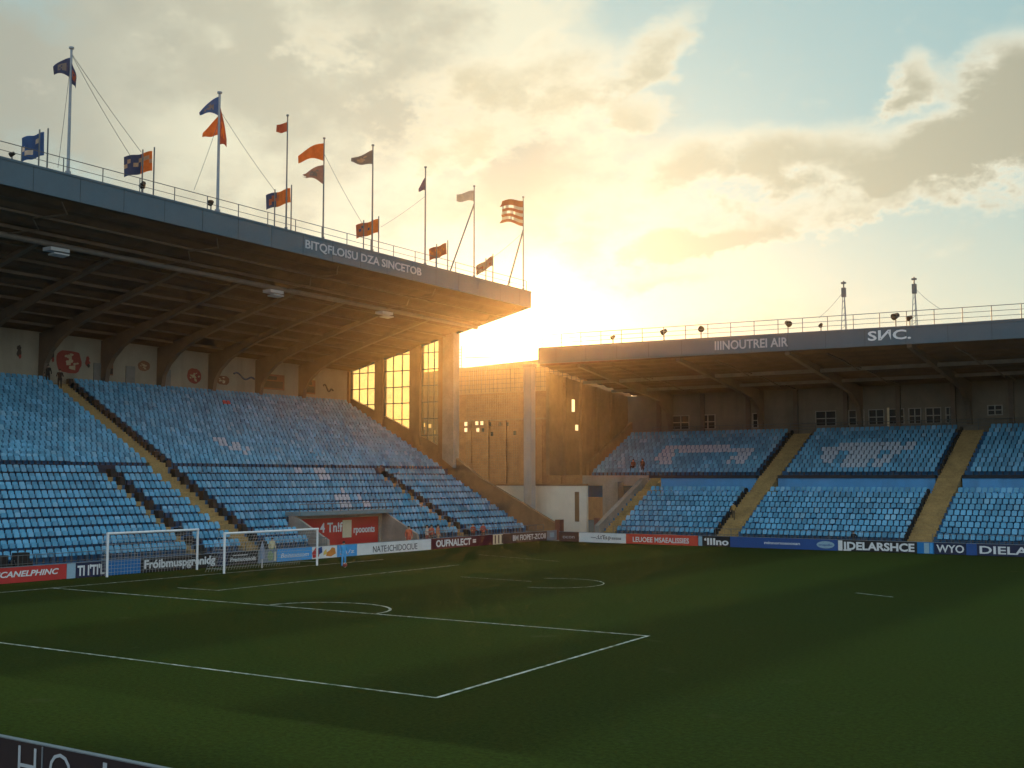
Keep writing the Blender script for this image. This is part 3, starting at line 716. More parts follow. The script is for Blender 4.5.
railing(RS, ((RXa + .2, 101.1, fz(RXa)), (RXb, 101.1, fz(RXb))), 30, h=1.25, mids=(.33, .66))
# corner column
CCl = thing('corner_column', 'pale square column standing free in the gap between the two stands', 'column', (-67.2, 103.4, 0))
b = MB(); b.box(-67.65, -66.75, 103, 103.8, 0, 17.3); b.build('shaft', mat('pale_column', (.45, .40, .34), .7, .12, .6, dirt=.3), CCl)
b = MB(); b.box(-67.8, -66.6, 102.9, 103.9, 17.301, 17.6); b.build('cap', M_CONC, CCl)

SN = thing('safety_net', 'tall thin mesh net hanging in the gap between the two stands', 'net', (-70.7, 102.4, 0))
b = MB()
for k in range(24): x = -74.4 + .28 * k; b.tube((x, 102.4, 5.6), (x, 102.4, 18.6), .011, n=3)
for k in range(48): z = 5.6 + .276 * k; b.tube((-74.4, 102.41, z), (-67.9, 102.41, z), .011, n=3)
b.build('netting', mat('net_brown', (.22, .17, .12), .9), SN)
b = MB(); b.tube((-74.6, 102.4, 18.6), (-67.66, 102.4, 18.2), .03); b.build('cable', M_RAIL, SN)

# ------------------------------------------------------------------ background building, tree
BG = thing('building', 'dark brown brick block with mesh clad top storey seen in the gap between stands', 'building', (-108, 156, 0))
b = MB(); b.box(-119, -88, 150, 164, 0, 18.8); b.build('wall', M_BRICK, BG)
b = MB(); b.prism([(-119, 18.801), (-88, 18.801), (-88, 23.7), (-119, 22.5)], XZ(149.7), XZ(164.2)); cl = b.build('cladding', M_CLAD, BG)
b = MB()
for k in range(41): b.box(-118.9 + .76 * k, -118.85 + .76 * k, 149.6, 149.69, 18.9, 22.4)
for z in (19.4, 20.1, 20.8, 21.5, 22.2): b.box(-119, -88, 149.62, 149.685, z, z + .06)
b.build('lattice', mat('lattice', (.12, .08, .05), .7), cl)
b = MB(); b.box(-119, -88, 149.7, 149.99, 14.6, 14.85); b.build('string_course', M_CONCB, BG)
for px, py, glow in ((466, 424, 1), (471, 424, 1), (477, 423, 1), (482, 423, 1), (466, 430, 1), (478, 430, 1), (483, 430, 0), (424, 425, 1), (430, 426, 1), (437, 426, 1), (424, 432, 0), (436, 432, 1), (492, 434, 0), (500, 424, 0), (508, 424, 0), (515, 433, 0), (490, 424, 0)):
    x, _, z = aty(px, py, 150); b = MB(); b.box(x - .24, x + .24, 149.93, 149.995, z - .3, z + .3); wi = b.build('window', M_WINGLOW if glow else M_WIN, BG)  # bright panes glow in place of sky showing through
for k in range(9):
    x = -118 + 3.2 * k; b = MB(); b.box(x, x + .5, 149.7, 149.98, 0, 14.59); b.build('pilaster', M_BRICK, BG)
b = MB()
x, _, z = aty(459, 352, 152)
for dx in (-.5, .5): b.tube((x + dx, 152, 22), (x + dx, 152, 26.6), .07)
for k in range(8): b.tube((x - .5, 152, 22.6 + k * .5), (x + .5, 152, 22.6 + k * .5), .05)
b.box(x - .9, x + .9, 151.7, 152.3, 23.0, 23.2); b.build('roof_ladder', M_STEELG, BG)

TR = thing('tree', 'dark leafy tree beyond the glass end screens of the left stand', 'tree', (-124, 143, 0))
b = MB(); b.tube((-124, 143, 0), (-123.7, 143, 6.5), .35, .22); 
for k in range(9):
    a = k * 2.4; z = 4 + k * .35; b.tube((-123.8, 143, z), (-123.8 + 2.6 * math.cos(a), 143 + 2.6 * math.sin(a), z + 2.4), .14, .04, 6)
b.build('trunk', M_BARK, TR)
b = MB()
for k in range(2600):
    cl_ = k % 14; a = cl_ * 2.4; r = 2.2 + (cl_ % 3) * .5; c = Vector((-123.8 + r * math.cos(a) * .8, 143 + r * math.sin(a) * .8, 5.2 + (cl_ * .31) % 3.4))
    p = c + Vector((random.gauss(0, .75), random.gauss(0, .75), random.gauss(0, .65)))
    u = Vector((random.gauss(0, 1), random.gauss(0, 1), random.gauss(0, 1))).normalized(); w_ = u.orthogonal().normalized(); s_ = random.uniform(.12, .25)
    b.add([p - u * s_, p + w_ * s_ * .6, p + u * s_, p - w_ * s_ * .6], [(0, 1, 2, 3)])
b.build('crown', M_LEAF, TR)

# ------------------------------------------------------------------ advertising boards
BH = .92
def yl(px): return atx(px, 562, -62.4)[1]
def xr(px): return aty(px, 548, 98.4)[0]
def board_left(pa, pb, colr, label, txt=None, tm=None, fit=(.06, .94), vert=(.22, .78), bold=.02, shear=0, kind=None):
    ya, yb = yl(pa), yl(pb)
    t = thing('advertising_board', label, 'advertising board', (-62.46, (ya + yb) / 2, 0), 0, 'boards along the left touchline')
    b = MB(); b.box(-62.52, -62.4, ya + .012, yb - .012, .03, BH); p = b.build('panel', bmat(colr), t)
    b = MB(); b.box(-62.53, -62.385, ya + .012, yb - .012, BH + .002, BH + .035); b.build('frame', M_STEELG, t)
    for yy in (ya + .3, yb - .3):
        if yb - ya > 1.2: b = MB(); b.prism([(-62.52, 0), (-62.525, .8), (-62.56, .8), (-63.0, 0.02)], XZ(yy - .02), XZ(yy + .02)); b.build('strut', M_STEELG, t)
    if txt:
        W = yb - ya
        letter(txt, (-62.395, ya + W * fit[0], BH * vert[0]), (0, 1, 0), (0, 0, 1), W * (fit[1] - fit[0]), BH * (vert[1] - vert[0]), tm or M_LTR, p, bold=bold, shear=shear, depth=.012)
    return t, ya, yb, p
def patch(ya, yb, za, zb_, m, par, name='print', pts=None):
    b = MB()
    if pts: b.prism([(ya + (yb - ya) * u, za + (zb_ - za) * v) for u, v in pts], YZ(-62.396), YZ(-62.388))
    else: b.box(-62.396, -62.388, ya, yb, za, zb_)
    b.build(name, m, par)
board_left(-60, 67, 'red', 'red board with white slanted letters, leftmost along the left touchline', 'JNVTOOYSCANELPHINC', fit=(.05, .93), vert=(.28, .76), shear=.25, bold=.025)
board_left(67, 76, 'pale', 'small plain pale blue board right of the leftmost red board')
board_left(76, 106, 'navy', 'dark navy board with broken white strokes, left of the nearer goal post', "TI I'TI'L", fit=(.05, .95), vert=(.15, .85), bold=.03)
board_left(106, 141, 'blue', 'plain bright blue board framed by the nearer goal')
board_left(141, 218, 'black', 'black board with large white lettering Froibmuspgrenidg', 'Fróibmuspgrenidg', fit=(.04, .96), vert=(.1, .88), bold=.035)
board_left(218, 228, 'navy', 'narrow plain navy board behind the front post of the farther goal')
t, ya, yb, p = board_left(228, 258, 'black', 'black board with small white script inside the farther goal', 'Premuosnols', fit=(.06, .92), vert=(.3, .62), bold=.02, shear=.2)
letter('onlosen', (-62.394, ya + .4, .66), (0, 1, 0), (0, 0, 1), (yb - ya) * .5, .1, M_LTR, p, depth=.01)
t, ya, yb, p = board_left(258, 277, 'grey', 'grey board with green and yellow blotches inside the farther goal')
patch(ya + .9, ya + 1.5, .15, .85, mat('print_green', (.25, .32, .16), .6), p, pts=[(.2, 0), (.9, .1), (1, .6), (.6, 1), (.1, .9), (0, .4)]); patch(ya + 1.55, yb - .1, .12, .8, bmat('cream'), p, pts=[(0, 0), (1, 0), (.8, 1), (.2, .9)])
board_left(277, 312, 'sky', 'sky blue board with thin white script beside the far goal post', 'Beinsuosom', fit=(.1, .9), vert=(.3, .66), bold=0, shear=.3)
t, ya, yb, p = board_left(312, 337, 'white', 'white picture board with orange and red splashes right of the far goal post')
patch(ya, ya + .8, .1, .88, bmat('red'), p, pts=[(.1, 0), (.9, .1), (1, .7), (.5, 1), (0, .5)]); patch(ya + .5, ya + 1.1, .3, .9, bmat('rblue'), p, pts=[(.3, 0), (1, .3), (.9, 1), (.2, .8)])
patch(ya + 1.5, yb - .15, .12, .8, mat('print_orange', (.62, .22, .04), .6), p, pts=[(0, .1), (.5, 0), (1, .3), (.9, .9), (.6, 1), (.4, .7), (.1, .5)])
b_ = mat('print_yellow', (.7, .5, .12), .6); patch(ya + 1.2, ya + 1.6, .25, .7, b_, p, pts=[(0, 0), (1, .2), (.8, 1), (.1, .6)])
board_left(337, 357, 'sky', 'short sky blue board left of the long white board', 'xs/z', fit=(.15, .85), vert=(.3, .6), bold=0)
board_left(357, 431, 'white', 'long white board with dark spidery lettering right of the tunnel', 'NATE:ICHIDOCIUE', M_LTRD, fit=(.2, .8), vert=(.18, .72), bold=0)
t, ya, yb, p = board_left(431, 478, 'maroon', 'maroon board with white capitals right of the long white board', 'OUFNALECT =', fit=(.1, .95), vert=(.2, .85), bold=.03)
board_left(478, 493, 'maroon', 'plain maroon board between lettered maroon board and cream striped board')
t, ya, yb, p = board_left(493, 503, 'cream', 'narrow cream board with dark upright stripes')
for k in range(3): patch(ya + .25 + k * .55, ya + .45 + k * .55, .1, .85, bmat('brown'), p)
board_left(503, 511, 'brown', 'narrow plain dark brown board right of the cream striped board')
board_left(511, 547, 'brown', 'dark brown board with thin white capitals near the corner', 'BM FIOPET-ZCOII', fit=(.05, .96), vert=(.25, .8), bold=.01)
t, ya, yb, p = board_left(547, 557, 'grey', 'blue-grey board with a pale square emblem nearest the corner')
patch(ya + .5, yb - .5, .3, .75, bmat('pale'), p)
def board_right(pa, pb, colr, label, txt=None, tm=None, fit=(.06, .94), vert=(.2, .8), bold=.02, shear=0, xa=None, xb=None):
    xa = xr(pa) if xa is None else xa; xb = xr(pb) if xb is None else xb
    t = thing('advertising_board', label, 'advertising board', ((xa + xb) / 2, 98.46, 0), 0, 'boards along the far touchline')
    b = MB(); b.box(xa + .012, xb - .012, 98.4, 98.52, .03, BH); p = b.build('panel', bmat(colr), t)
    b = MB(); b.box(xa + .012, xb - .012, 98.385, 98.53, BH + .002, BH + .035); b.build('frame', M_STEELG, t)
    if txt:
        W = xb - xa; letter(txt, (xa + W * fit[0], 98.395, BH * vert[0]), (1, 0, 0), (0, 0, 1), W * (fit[1] - fit[0]), BH * (vert[1] - vert[0]), tm or M_LTR, p, bold=bold, shear=shear, depth=.012)
    return t, xa, xb, p
def patch_r(xa, xb, za, zb_, m, par, pts=None, name='print'):
    b = MB()
    if pts: b.prism([(xa + (xb - xa) * u, za + (zb_ - za) * v) for u, v in pts], lambda x, z: (x, 98.396, z), lambda x, z: (x, 98.388, z))
    else: b.box(xa, xb, 98.388, 98.396, za, zb_)
    b.build(name, m, par)
board_right(559, 578.5, 'brown', 'dark brown board at the corner left of the white far board', 'ocon', M_LTRG, fit=(.2, .8), vert=(.35, .6), bold=0)
t, xa, xb, p = board_right(579, 626, 'white', 'white board with small dark script on the far touchline', '—.:Lt’Es.p', M_LTRD, fit=(.26, .68), vert=(.25, .8), bold=.01)
letter('=====', (xa + (xb - xa) * .7, 98.395, .36), (1, 0, 0), (0, 0, 1), (xb - xa) * .2, .16, M_LTRD, p, depth=.01)
board_right(626, 698, 'red2', 'long red board with white capitals on the far touchline', 'LEUOEE MSAEALISSIES', fit=(.1, .88), vert=(.22, .72), bold=.015)
t, xa, xb, p = board_right(698, 730, 'black', 'black board with white lettering ino and a pale left end', '‘IIIno', fit=(.2, .96), vert=(.16, .84), bold=.03); patch_r(xa + .05, xa + .42, .05, .88, bmat('pale'), p)
t, xa, xb, p = board_right(730, 838, 'rblue', 'longest royal blue board with small white text and oval emblem', 'minnorsosoosan', fit=(.33, .66), vert=(.42, .66), bold=.02)
patch_r(xa + (xb - xa) * .81, xa + (xb - xa) * .97, .18, .78, bmat('pale'), p, [(.5 + .5 * math.cos(k * PI / 8), .5 + .5 * math.sin(k * PI / 8)) for k in range(16)], 'emblem')
letter('oupdn', (xa + (xb - xa) * .83, 98.386, .36), (1, 0, 0), (0, 0, 1), (xb - xa) * .12, .2, bmat('rblue'), p, depth=.01)
t, xa, xb, p = board_right(838, 917, 'black', 'black board with big white capitals IDELARSHCE', 'IDELARSHCE', fit=(.08, .97), vert=(.14, .86), bold=.035)
patch_r(xa + .02, xa + .38, .05, .88, bmat('white'), p); patch_r(xa + .45, xa + 1.1, .05, .16, bmat('white'), p)
t, xa, xb, p = board_right(917, 934, 'blue', 'short blue board with pale upright stripes between lettered boards')
patch_r(xa + .55, xa + .95, .06, .87, bmat('pale'), p); patch_r(xa + 1.0, xb - .1, .06, .87, bmat('sky'), p)
board_right(934, 966, 'navy', 'navy board with white letters WYO', 'WYO', fit=(.08, .94), vert=(.18, .84), bold=.02)
board_right(966, 977, 'rblue', 'narrow plain royal blue board between the two lettered navy boards')
board_right(977, 0, 'navy', 'navy board with white letters DIELA at the far right end', 'DIELARSO', fit=(.03, .97), vert=(.18, .84), bold=.02, xb=xr(977) + 6.4)
board_right(0, 0, 'red2', 'plain red board beyond the rightmost navy board', xa=xr(977) + 6.42, xb=4)
# near board at the bottom left corner
nb = thing('advertising_board', 'dark near board with tall thin white letters in the bottom left corner', 'advertising board', (-19, 14.6, 0))
b = MB(); b.box(-30, -8, 14.6, 14.68, .05, .9); p = b.build('panel', mat('near_board', (.022, .012, .014), .5, .2, 2), nb)
b = MB(); b.box(-30, -8, 14.58, 14.7, .902, .925); b.build('frame', M_STEELG, nb)
def nx_(px, py=750): return aty(px, py, 14.6)[0]
for t_, a_, c_ in (('H', 19, 37), ('O', 50, 72), ('I', 104, 108), ('L', 135, 152)):
    letter(t_, (nx_(a_), 14.595, .10), (1, 0, 0), (0, 0, 1), nx_(c_) - nx_(a_), .72, M_LTRG, p, bold=-.015, depth=.012)
b = MB(); b.box(nx_(42.5), nx_(43.5), 14.58, 14.598, .06, .88); b.build('seam', M_STEELG, nb)
for x in (-28, -24, -20.5, -17, -12): b = MB(); b.box(x - .04, x + .04, 14.69, 14.77, 0, .88); b.build('strut', M_STEELG, nb)

# ------------------------------------------------------------------ goals
def goal(x, y0, y1, h, label, depth=1.6, r=.075):
    g = thing('football_goal', label, 'goal', (x, (y0 + y1) / 2, 0), 0, 'white football goals')
    for y in (y0, y1):
        b = MB(); b.tube((x, y, 0), (x, y, h), r, n=12); b.build('post', M_WPAINT, g, smooth=False)
    b = MB(); b.tube((x, y0 - r, h), (x, y1 + r, h), r, n=12); b.build('crossbar', M_WPAINT, g)
    b = MB(); st = .24; nn = int((y1 - y0) / st)
    def bp(t): return [(x, h), (x - .55, h - .04), (x - depth, .02)]
    for k in range(nn + 1):
        y = y0 + (y1 - y0) * k / nn
        b.path([(x, y, h), (x - .5, y, h - .06), (x - depth, y, .02)], .010, n=3)
    for k in range(1, 12):
        t = k / 12; xx = x - .5 - (depth - .5) * t; zz = (h - .06) * (1 - t); b.tube((xx, y0, zz), (xx, y1, zz), .010, n=3)
    for y in (y0, y1):
        for k in range(1, 10): b.tube((x - .02, y, h * k / 10), (x - .5 - (depth - .5) * (1 - k / 10), y, h * k / 10), .010, n=3)
    b.build('net', M_NET, g)
goal(-61.75, 47.9, atx(197, 566, -61.75)[1], 2.62, 'nearer white football goal standing right against the left boards', .55)
goal(-57.9, atx(224, 574, -57.9)[1], atx(317, 565, -57.9)[1], 2.5, 'white football goal further along, its front post against the black board', 1.7)

# ------------------------------------------------------------------ flags
def clothmat(name, col, *a):
    if name in MATS: return MATS[name]
    m = mat(name, col, .85, .25, 1.8); nt = m.node_tree; N = nt.nodes; L = nt.links; b = N['Principled BSDF']; out = N['Material Output']
    tl = N.new('ShaderNodeBsdfTranslucent'); L.new(b.inputs['Base Color'].links[0].from_socket, tl.inputs['Color'])
    mx = N.new('ShaderNodeMixShader'); mx.inputs[0].default_value = .5; L.new(b.outputs[0], mx.inputs[1]); L.new(tl.outputs[0], mx.inputs[2]); L.new(mx.outputs[0], out.inputs['Surface']); return m
def flagmat(c): return clothmat('flag_' + c, dict(navy=(.05, .075, .16), blue=(.05, .13, .30), orange=(.60, .19, .03), red=(.42, .10, .05), grey=(.20, .19, .18), white=(.55, .52, .45), purple=(.08, .06, .16), pink=(.36, .22, .18), rust=(.40, .13, .06), tan=(.42, .32, .22))[c], .85, .2, 1.5)
def pxm(x, y): return math.hypot(x, y) / FPX
def flag(par, base, pz_top, L_, hh, hf, drop, cols, side=-1, wave=.12, name='flag', stripes=0, ragged=0):
    """cloth sheet flying from a pole; L_,hh,hf,drop in metres, side -1 = down-wind (toward the open end)"""
    b = MB(); nu, nv = 14, 8; ph = random.uniform(0, 6)
    d = Vector((RT[0], RT[1], 0)) * side; nrm = Vector((FH[0], FH[1], 0))
    base = Vector(base)
    vs, vb = [], []
    for i in range(nu + 1):
        s_ = i / nu
        for j in range(nv + 1):
            t = j / nv
            ztop_ = pz_top - drop * s_ ** 1.2; h_ = hh + (hf - hh) * s_
            u = L_ * s_ + (random.uniform(-ragged, ragged) * L_ * s_ if i == nu else 0)
            p = base + d * u + nrm * (wave * math.sin(s_ * 7 + ph + t * 1.3) * (.3 + s_)) + Vector((0, 0, ztop_ - h_ * t + .06 * L_ * math.sin(s_ * 6 + ph)))
            p.z -= base.z
            vs.append(p); vb.append(p + nrm * .012)
    n = len(vs); fs = []; mi = []
    for i in range(nu):
        for j in range(nv):
            a = i * (nv + 1) + j; q = (a, a + nv + 1, a + nv + 2, a + 1)
            if stripes: k = (j * stripes // nv) % len(cols)
            else: k = 0 if len(cols) == 1 else (1 if (.28 < (i + .5) / nu < .72 and .3 < (j + .5) / nv < .75 and random.random() < .75) else 0)
            if stripes and ragged and k == 1 and i > nu * .35 and random.random() < .45: continue
            b.add([vs[w_] for w_ in q], [(0, 1, 2, 3)], k); b.add([vb[w_] for w_ in q], [(3, 2, 1, 0)], k)
    b.build(name, [flagmat(c) for c in cols], par, smooth=True)
FX = RE - 1.0
def pole(px, pyb, pyt, label, r=.075, group='flagpoles along the left roof edge'):
    _, y, z = atx(px, pyb, FX); z0 = und(RE, y) + 1.5; zt = atx(px + 1, pyt, FX)[2]
    t = thing('flagpole', label, 'flagpole', (FX, y, z0), 0, group)
    b = MB(); b.tube((FX, y, z0), (FX, y, zt), r, r * .7, n=10); b.tube((FX, y, zt), (FX, y, zt + .12), r * 1.5, n=8); b.tube((FX, y, z0), (FX, y, z0 + .5), r * 1.7, n=10)
    b.build('pole', M_STEELG if px < 240 else M_RAIL, t)
    return t, y, zt, pxm(FX, y), z0
def rope(par, p, q, sag=.3):
    b = MB(); p = Vector(p); q = Vector(q); pts = [p.lerp(q, k / 8) - Vector((0, 0, sag * math.sin(PI * k / 8))) for k in range(9)]
    b.path(pts, .016, n=4); b.build('rope', M_RAIL, par)
def fl(t, y, s, L_, hh, hf, drop, ztop, cols, **k): flag(t, (FX, y, 0), ztop, L_ * s, hh * s, hf * s, drop * s, cols, **k)
def zpx(px, py): return atx(px, py, FX)[2]
t, y, zt, s, z0 = pole(68, 172, 48, 'tallest flagpole at far left with drooping navy flag wrapped on it', .11)
fl(t, y, s, 17, 20, 7, 9, zpx(69, 56), ('navy', 'grey')); fl(t, y, s, 6, 22, 10, 18, zpx(69, 60), ('navy', 'rust'), side=1)
def lowb(px): return atx(px, 180, FX)[1]
yb2 = atx(141, 160, FX)[1]
rope(t, (FX, y, zt - .3), (FX, yb2, zpx(141, 152)), .1); rope(t, (FX, y, zt - .35), (FX, yb2 - .8, zpx(133, 158)), .15); rope(t, (FX, y, zt - .6), (FX, atx(58, 165, FX)[1], zpx(58, 168)), .1)
t, y, zt, s, z0 = pole(217.5, 207, 93, 'tall silver flagpole with a blue pennant above an orange one', .12)
fl(t, y, s, 20, 20, 2, 16, zpx(220, 96), ('blue', 'grey')); fl(t, y, s, 16, 20, 5, 18, zpx(220, 116), ('orange',)); fl(t, y, s, 8, 42, 8, 36, zpx(220, 104), ('red', 'orange'), side=1, wave=.05)
rope(t, (FX, y, zt - 1.2), (FX, atx(275, 190, FX)[1], zpx(275, 191)), .15); rope(t, (FX, y, zt - 2), (FX, atx(194, 190, FX)[1], zpx(194, 190)), .1)
t, y, zt, s, z0 = pole(286, 228, 116, 'thin flagpole with a tiny red flag at its tip', .07); fl(t, y, s, 11, 10, 8, 3, zpx(287, 122), ('red',))
t, y, zt, s, z0 = pole(323, 237, 139, 'flagpole with a large orange flag over a torn brownish one', .07); fl(t, y, s, 26, 18, 7, 13, zpx(324, 142), ('orange',)); fl(t, y, s, 19, 20, 3, 10, zpx(324, 164), ('pink', 'grey'), ragged=.15)
rope(t, (FX, y, zt - 1.2), (FX, atx(362, 222, FX)[1], zpx(362, 223)), .15)
t, y, zt, s, z0 = pole(372, 250, 146, 'flagpole with a single grey and tan flag at its top', .08); fl(t, y, s, 22, 15, 4, 8, zpx(373, 151), ('grey', 'tan'))
t, y, zt, s, z0 = pole(425, 264, 168, 'bare looking flagpole with a small drooping purple pennant', .08); fl(t, y, s, 7, 14, 3, 12, zpx(425, 177), ('purple',), wave=.04)
rope(t, (FX, y, zt - 2.6), (FX, atx(381, 226, FX)[1], zpx(381, 227)), .1)
t, y, zt, s, z0 = pole(474, 275, 187, 'braced flagpole with a small white flag and slanting strut', .07); fl(t, y, s, 18, 11, 7, 3, zpx(474, 191), ('white',))
b = MB(); yy = atx(449, 262, FX)[1]; b.tube((FX, yy, und(RE, yy) + 1.5), (FX, y, zpx(474, 204)), .07); b.build('brace', M_RAIL, t)
t, y, zt, s, z0 = pole(523.3, 287, 198, 'last braced flagpole by the roof end with ragged red striped flag', .07); fl(t, y, s, 23, 26, 22, 1, zpx(524, 200), ('rust', 'white'), stripes=7, ragged=.12)
b = MB(); yy = atx(507, 283, FX)[1]; b.tube((FX, yy, und(RE, yy) + 1.5), (FX, y, zpx(523, 230)), .08); b.build('brace', M_RAIL, t)
rope(t, (FX, y, zpx(523, 232)), (FX, atx(492, 262, FX)[1], zpx(492, 258)), .1)
def banner(pl, pr, pt_l, pt_r, hb, cl_, cr_, label, ppx, pole_bot, split=.5, stripe=None):
    _, ya, _ = atx(pl, pt_l, FX - .1); _, yb, _ = atx(pr, pt_r, FX - .1); X = FX - .1
    t = thing('roof_banner', label, 'banner', (X, (ya + yb) / 2, und(RE, ya) + 1.5), 0, 'small banners above the left roof railing')
    zl, zr = atx(pl, pt_l, X)[2], atx(pr, pt_r, X)[2]; s = pxm(X, ya); H_ = hb * s
    b = MB(); n = 10
    for i in range(n):
        for j in range(5):
            def P(u, v): 
                return (X + .08 * math.sin(u * 5 + v), ya + (yb - ya) * u, zl + (zr - zl) * u - H_ * v + .05 * math.sin(u * 9))
            u0, u1, v0, v1 = i / n, (i + 1) / n, j / 5, (j + 1) / 5
            k = 0 if u0 < split else 1
            if random.random() < .22 and 0 < j < 4: k = 2
            q = [P(u0, v0), P(u1, v0), P(u1, v1), P(u0, v1)]
            b.add(q, [(0, 1, 2, 3)], k); b.add([(a - .015, b2, c) for a, b2, c in q], [(3, 2, 1, 0)], k)
    b.build('cloth', [flagmat(cl_), flagmat(cr_), flagmat(stripe or 'grey')], t)
    for pp in ppx:
        yy = atx(pp, 180, X)[1]; u = (yy - ya) / (yb - ya); b = MB(); b.tube((X + .12, yy, und(RE, yy) + 1.5), (X + .12, yy, zl + (zr - zl) * min(1, max(0, u)) + .25), .05); b.build('post', M_RAIL, t)
banner(22, 45, 138, 132, 23, 'blue', 'blue', 'small blue framed banner with pale emblem at far left of roof edge', (37, 45.5), 165, .7, 'white')
banner(124, 153, 157, 151, 20, 'navy', 'orange', 'small banner half navy half orange beside the tallest flagpole', (141, 152.5), 180, .6, 'tan')
banner(266, 291, 195, 188, 15, 'navy', 'orange', 'small ragged navy and orange banner behind the tiny red flag pole', (274, 290.5), 225, .4, 'rust')
banner(356, 379, 225, 219, 14, 'rust', 'orange', 'small rust and orange banner behind the grey flag pole', (363, 378), 245, .5, 'navy')
banner(429, 447, 249, 243, 12, 'rust', 'rust', 'small rust red banner left of the slanting strut', (436, 447), 262, .6, 'orange')
banner(476, 493, 266, 256, 10, 'tan', 'pink', 'small pale brown pennant near the roof end', (485, 492), 272, .5, 'rust')
# small spotlights on both roof edges
def spot(x, y, z, label, sc=1.0):
    t = thing('roof_spotlight', label, 'spotlight', (x, y, z), 0, 'spotlights on the roof edges')
    b = MB(); b.tube((x, y, z), (x, y, z + .5 * sc), .05); b.build('stand', M_RAIL, t)
    b = MB(); a = random.uniform(0, 6); d = Vector((math.cos(a), math.sin(a), -.4)).normalized(); c = Vector((x, y, z + .75 * sc)); b.tube(c - d * .22 * sc, c + d * .22 * sc, .15 * sc, .23 * sc, n=10); b.build('head', M_BLACK, t)
y = atx(143, 180, RE - .5)[1]; spot(RE - .5, y, und(RE, y) + 1.5, 'squat dark spotlight below the navy and orange banner')
y = atx(211, 205, RE - .5)[1]; spot(RE - .5, y, und(RE, y) + 1.5, 'dark spotlight at the foot of the silver flagpole')
y = atx(12, 160, RE - .5)[1]; spot(RE - .5, y, und(RE, y) + 1.5, 'small spotlight left of the blue framed banner', .7)
for px, lab, sc in ((613, 'thin spotlight on the far roof nearest the sun', .9), (664, 'tripod spotlight on the far roof left of the lettering', 1.2), (701, 'dark round spotlight above the first roof letters of the far stand', 1.3),
                    (788, 'square dark spotlight right of the first roof lettering', 1.25), (821, 'small spotlight left of the first far roof mast', .8), (896, 'dark spotlight above the short right lettering', 1.3), (910, 'small spotlight beside the second far roof mast', 1.0)):
    x = aty(px, 330, 101.6)[0]; spot(x, 101.6, fz(x), lab, sc)
for px, top, lab in ((843.5, 281, 'thin lattice mast with stays on the far roof, left of the pair'), (914, 277, 'thin lattice mast with stays on the far roof, right of the pair')):
    x, _, zt = aty(px, top, 102.2); z0 = fz(x) - .3
    t = thing('roof_mast', lab, 'mast', (x, 102.2, z0), 0, 'masts on the far roof')
    b = MB()
    for dx, dy in ((-.16, -.1), (.16, -.1), (0, .18)): b.tube((x + dx * 1.6, 102.2 + dy * 1.6, z0), (x + dx * .3, 102.2 + dy * .3, zt - .6), .035, n=6)
    for k in range(7):
        q = z0 + (zt - z0 - .8) * k / 7; b.tube((x - .2 + .02 * k, 102.1, q), (x + .2 - .02 * k, 102.1, q + .3), .02, n=4)
    b.build('lattice', M_STEELG, t)
    b = MB(); b.box(x - .17, x + .17, 102.05, 102.35, zt - 1.4, zt - .6); b.tube((x, 102.2, zt - .6), (x, 102.2, zt), .06); b.box(x - .2, x + .2, 102.1, 102.3, zt - .25, zt - .1); b.build('beacon', M_RAIL, t)
    sgn = -1 if px < 900 else 1
    rope(t, (x, 102.2, zt - .9), (x + sgn * 2.2, 102.0, z0 + 1.6), .15)

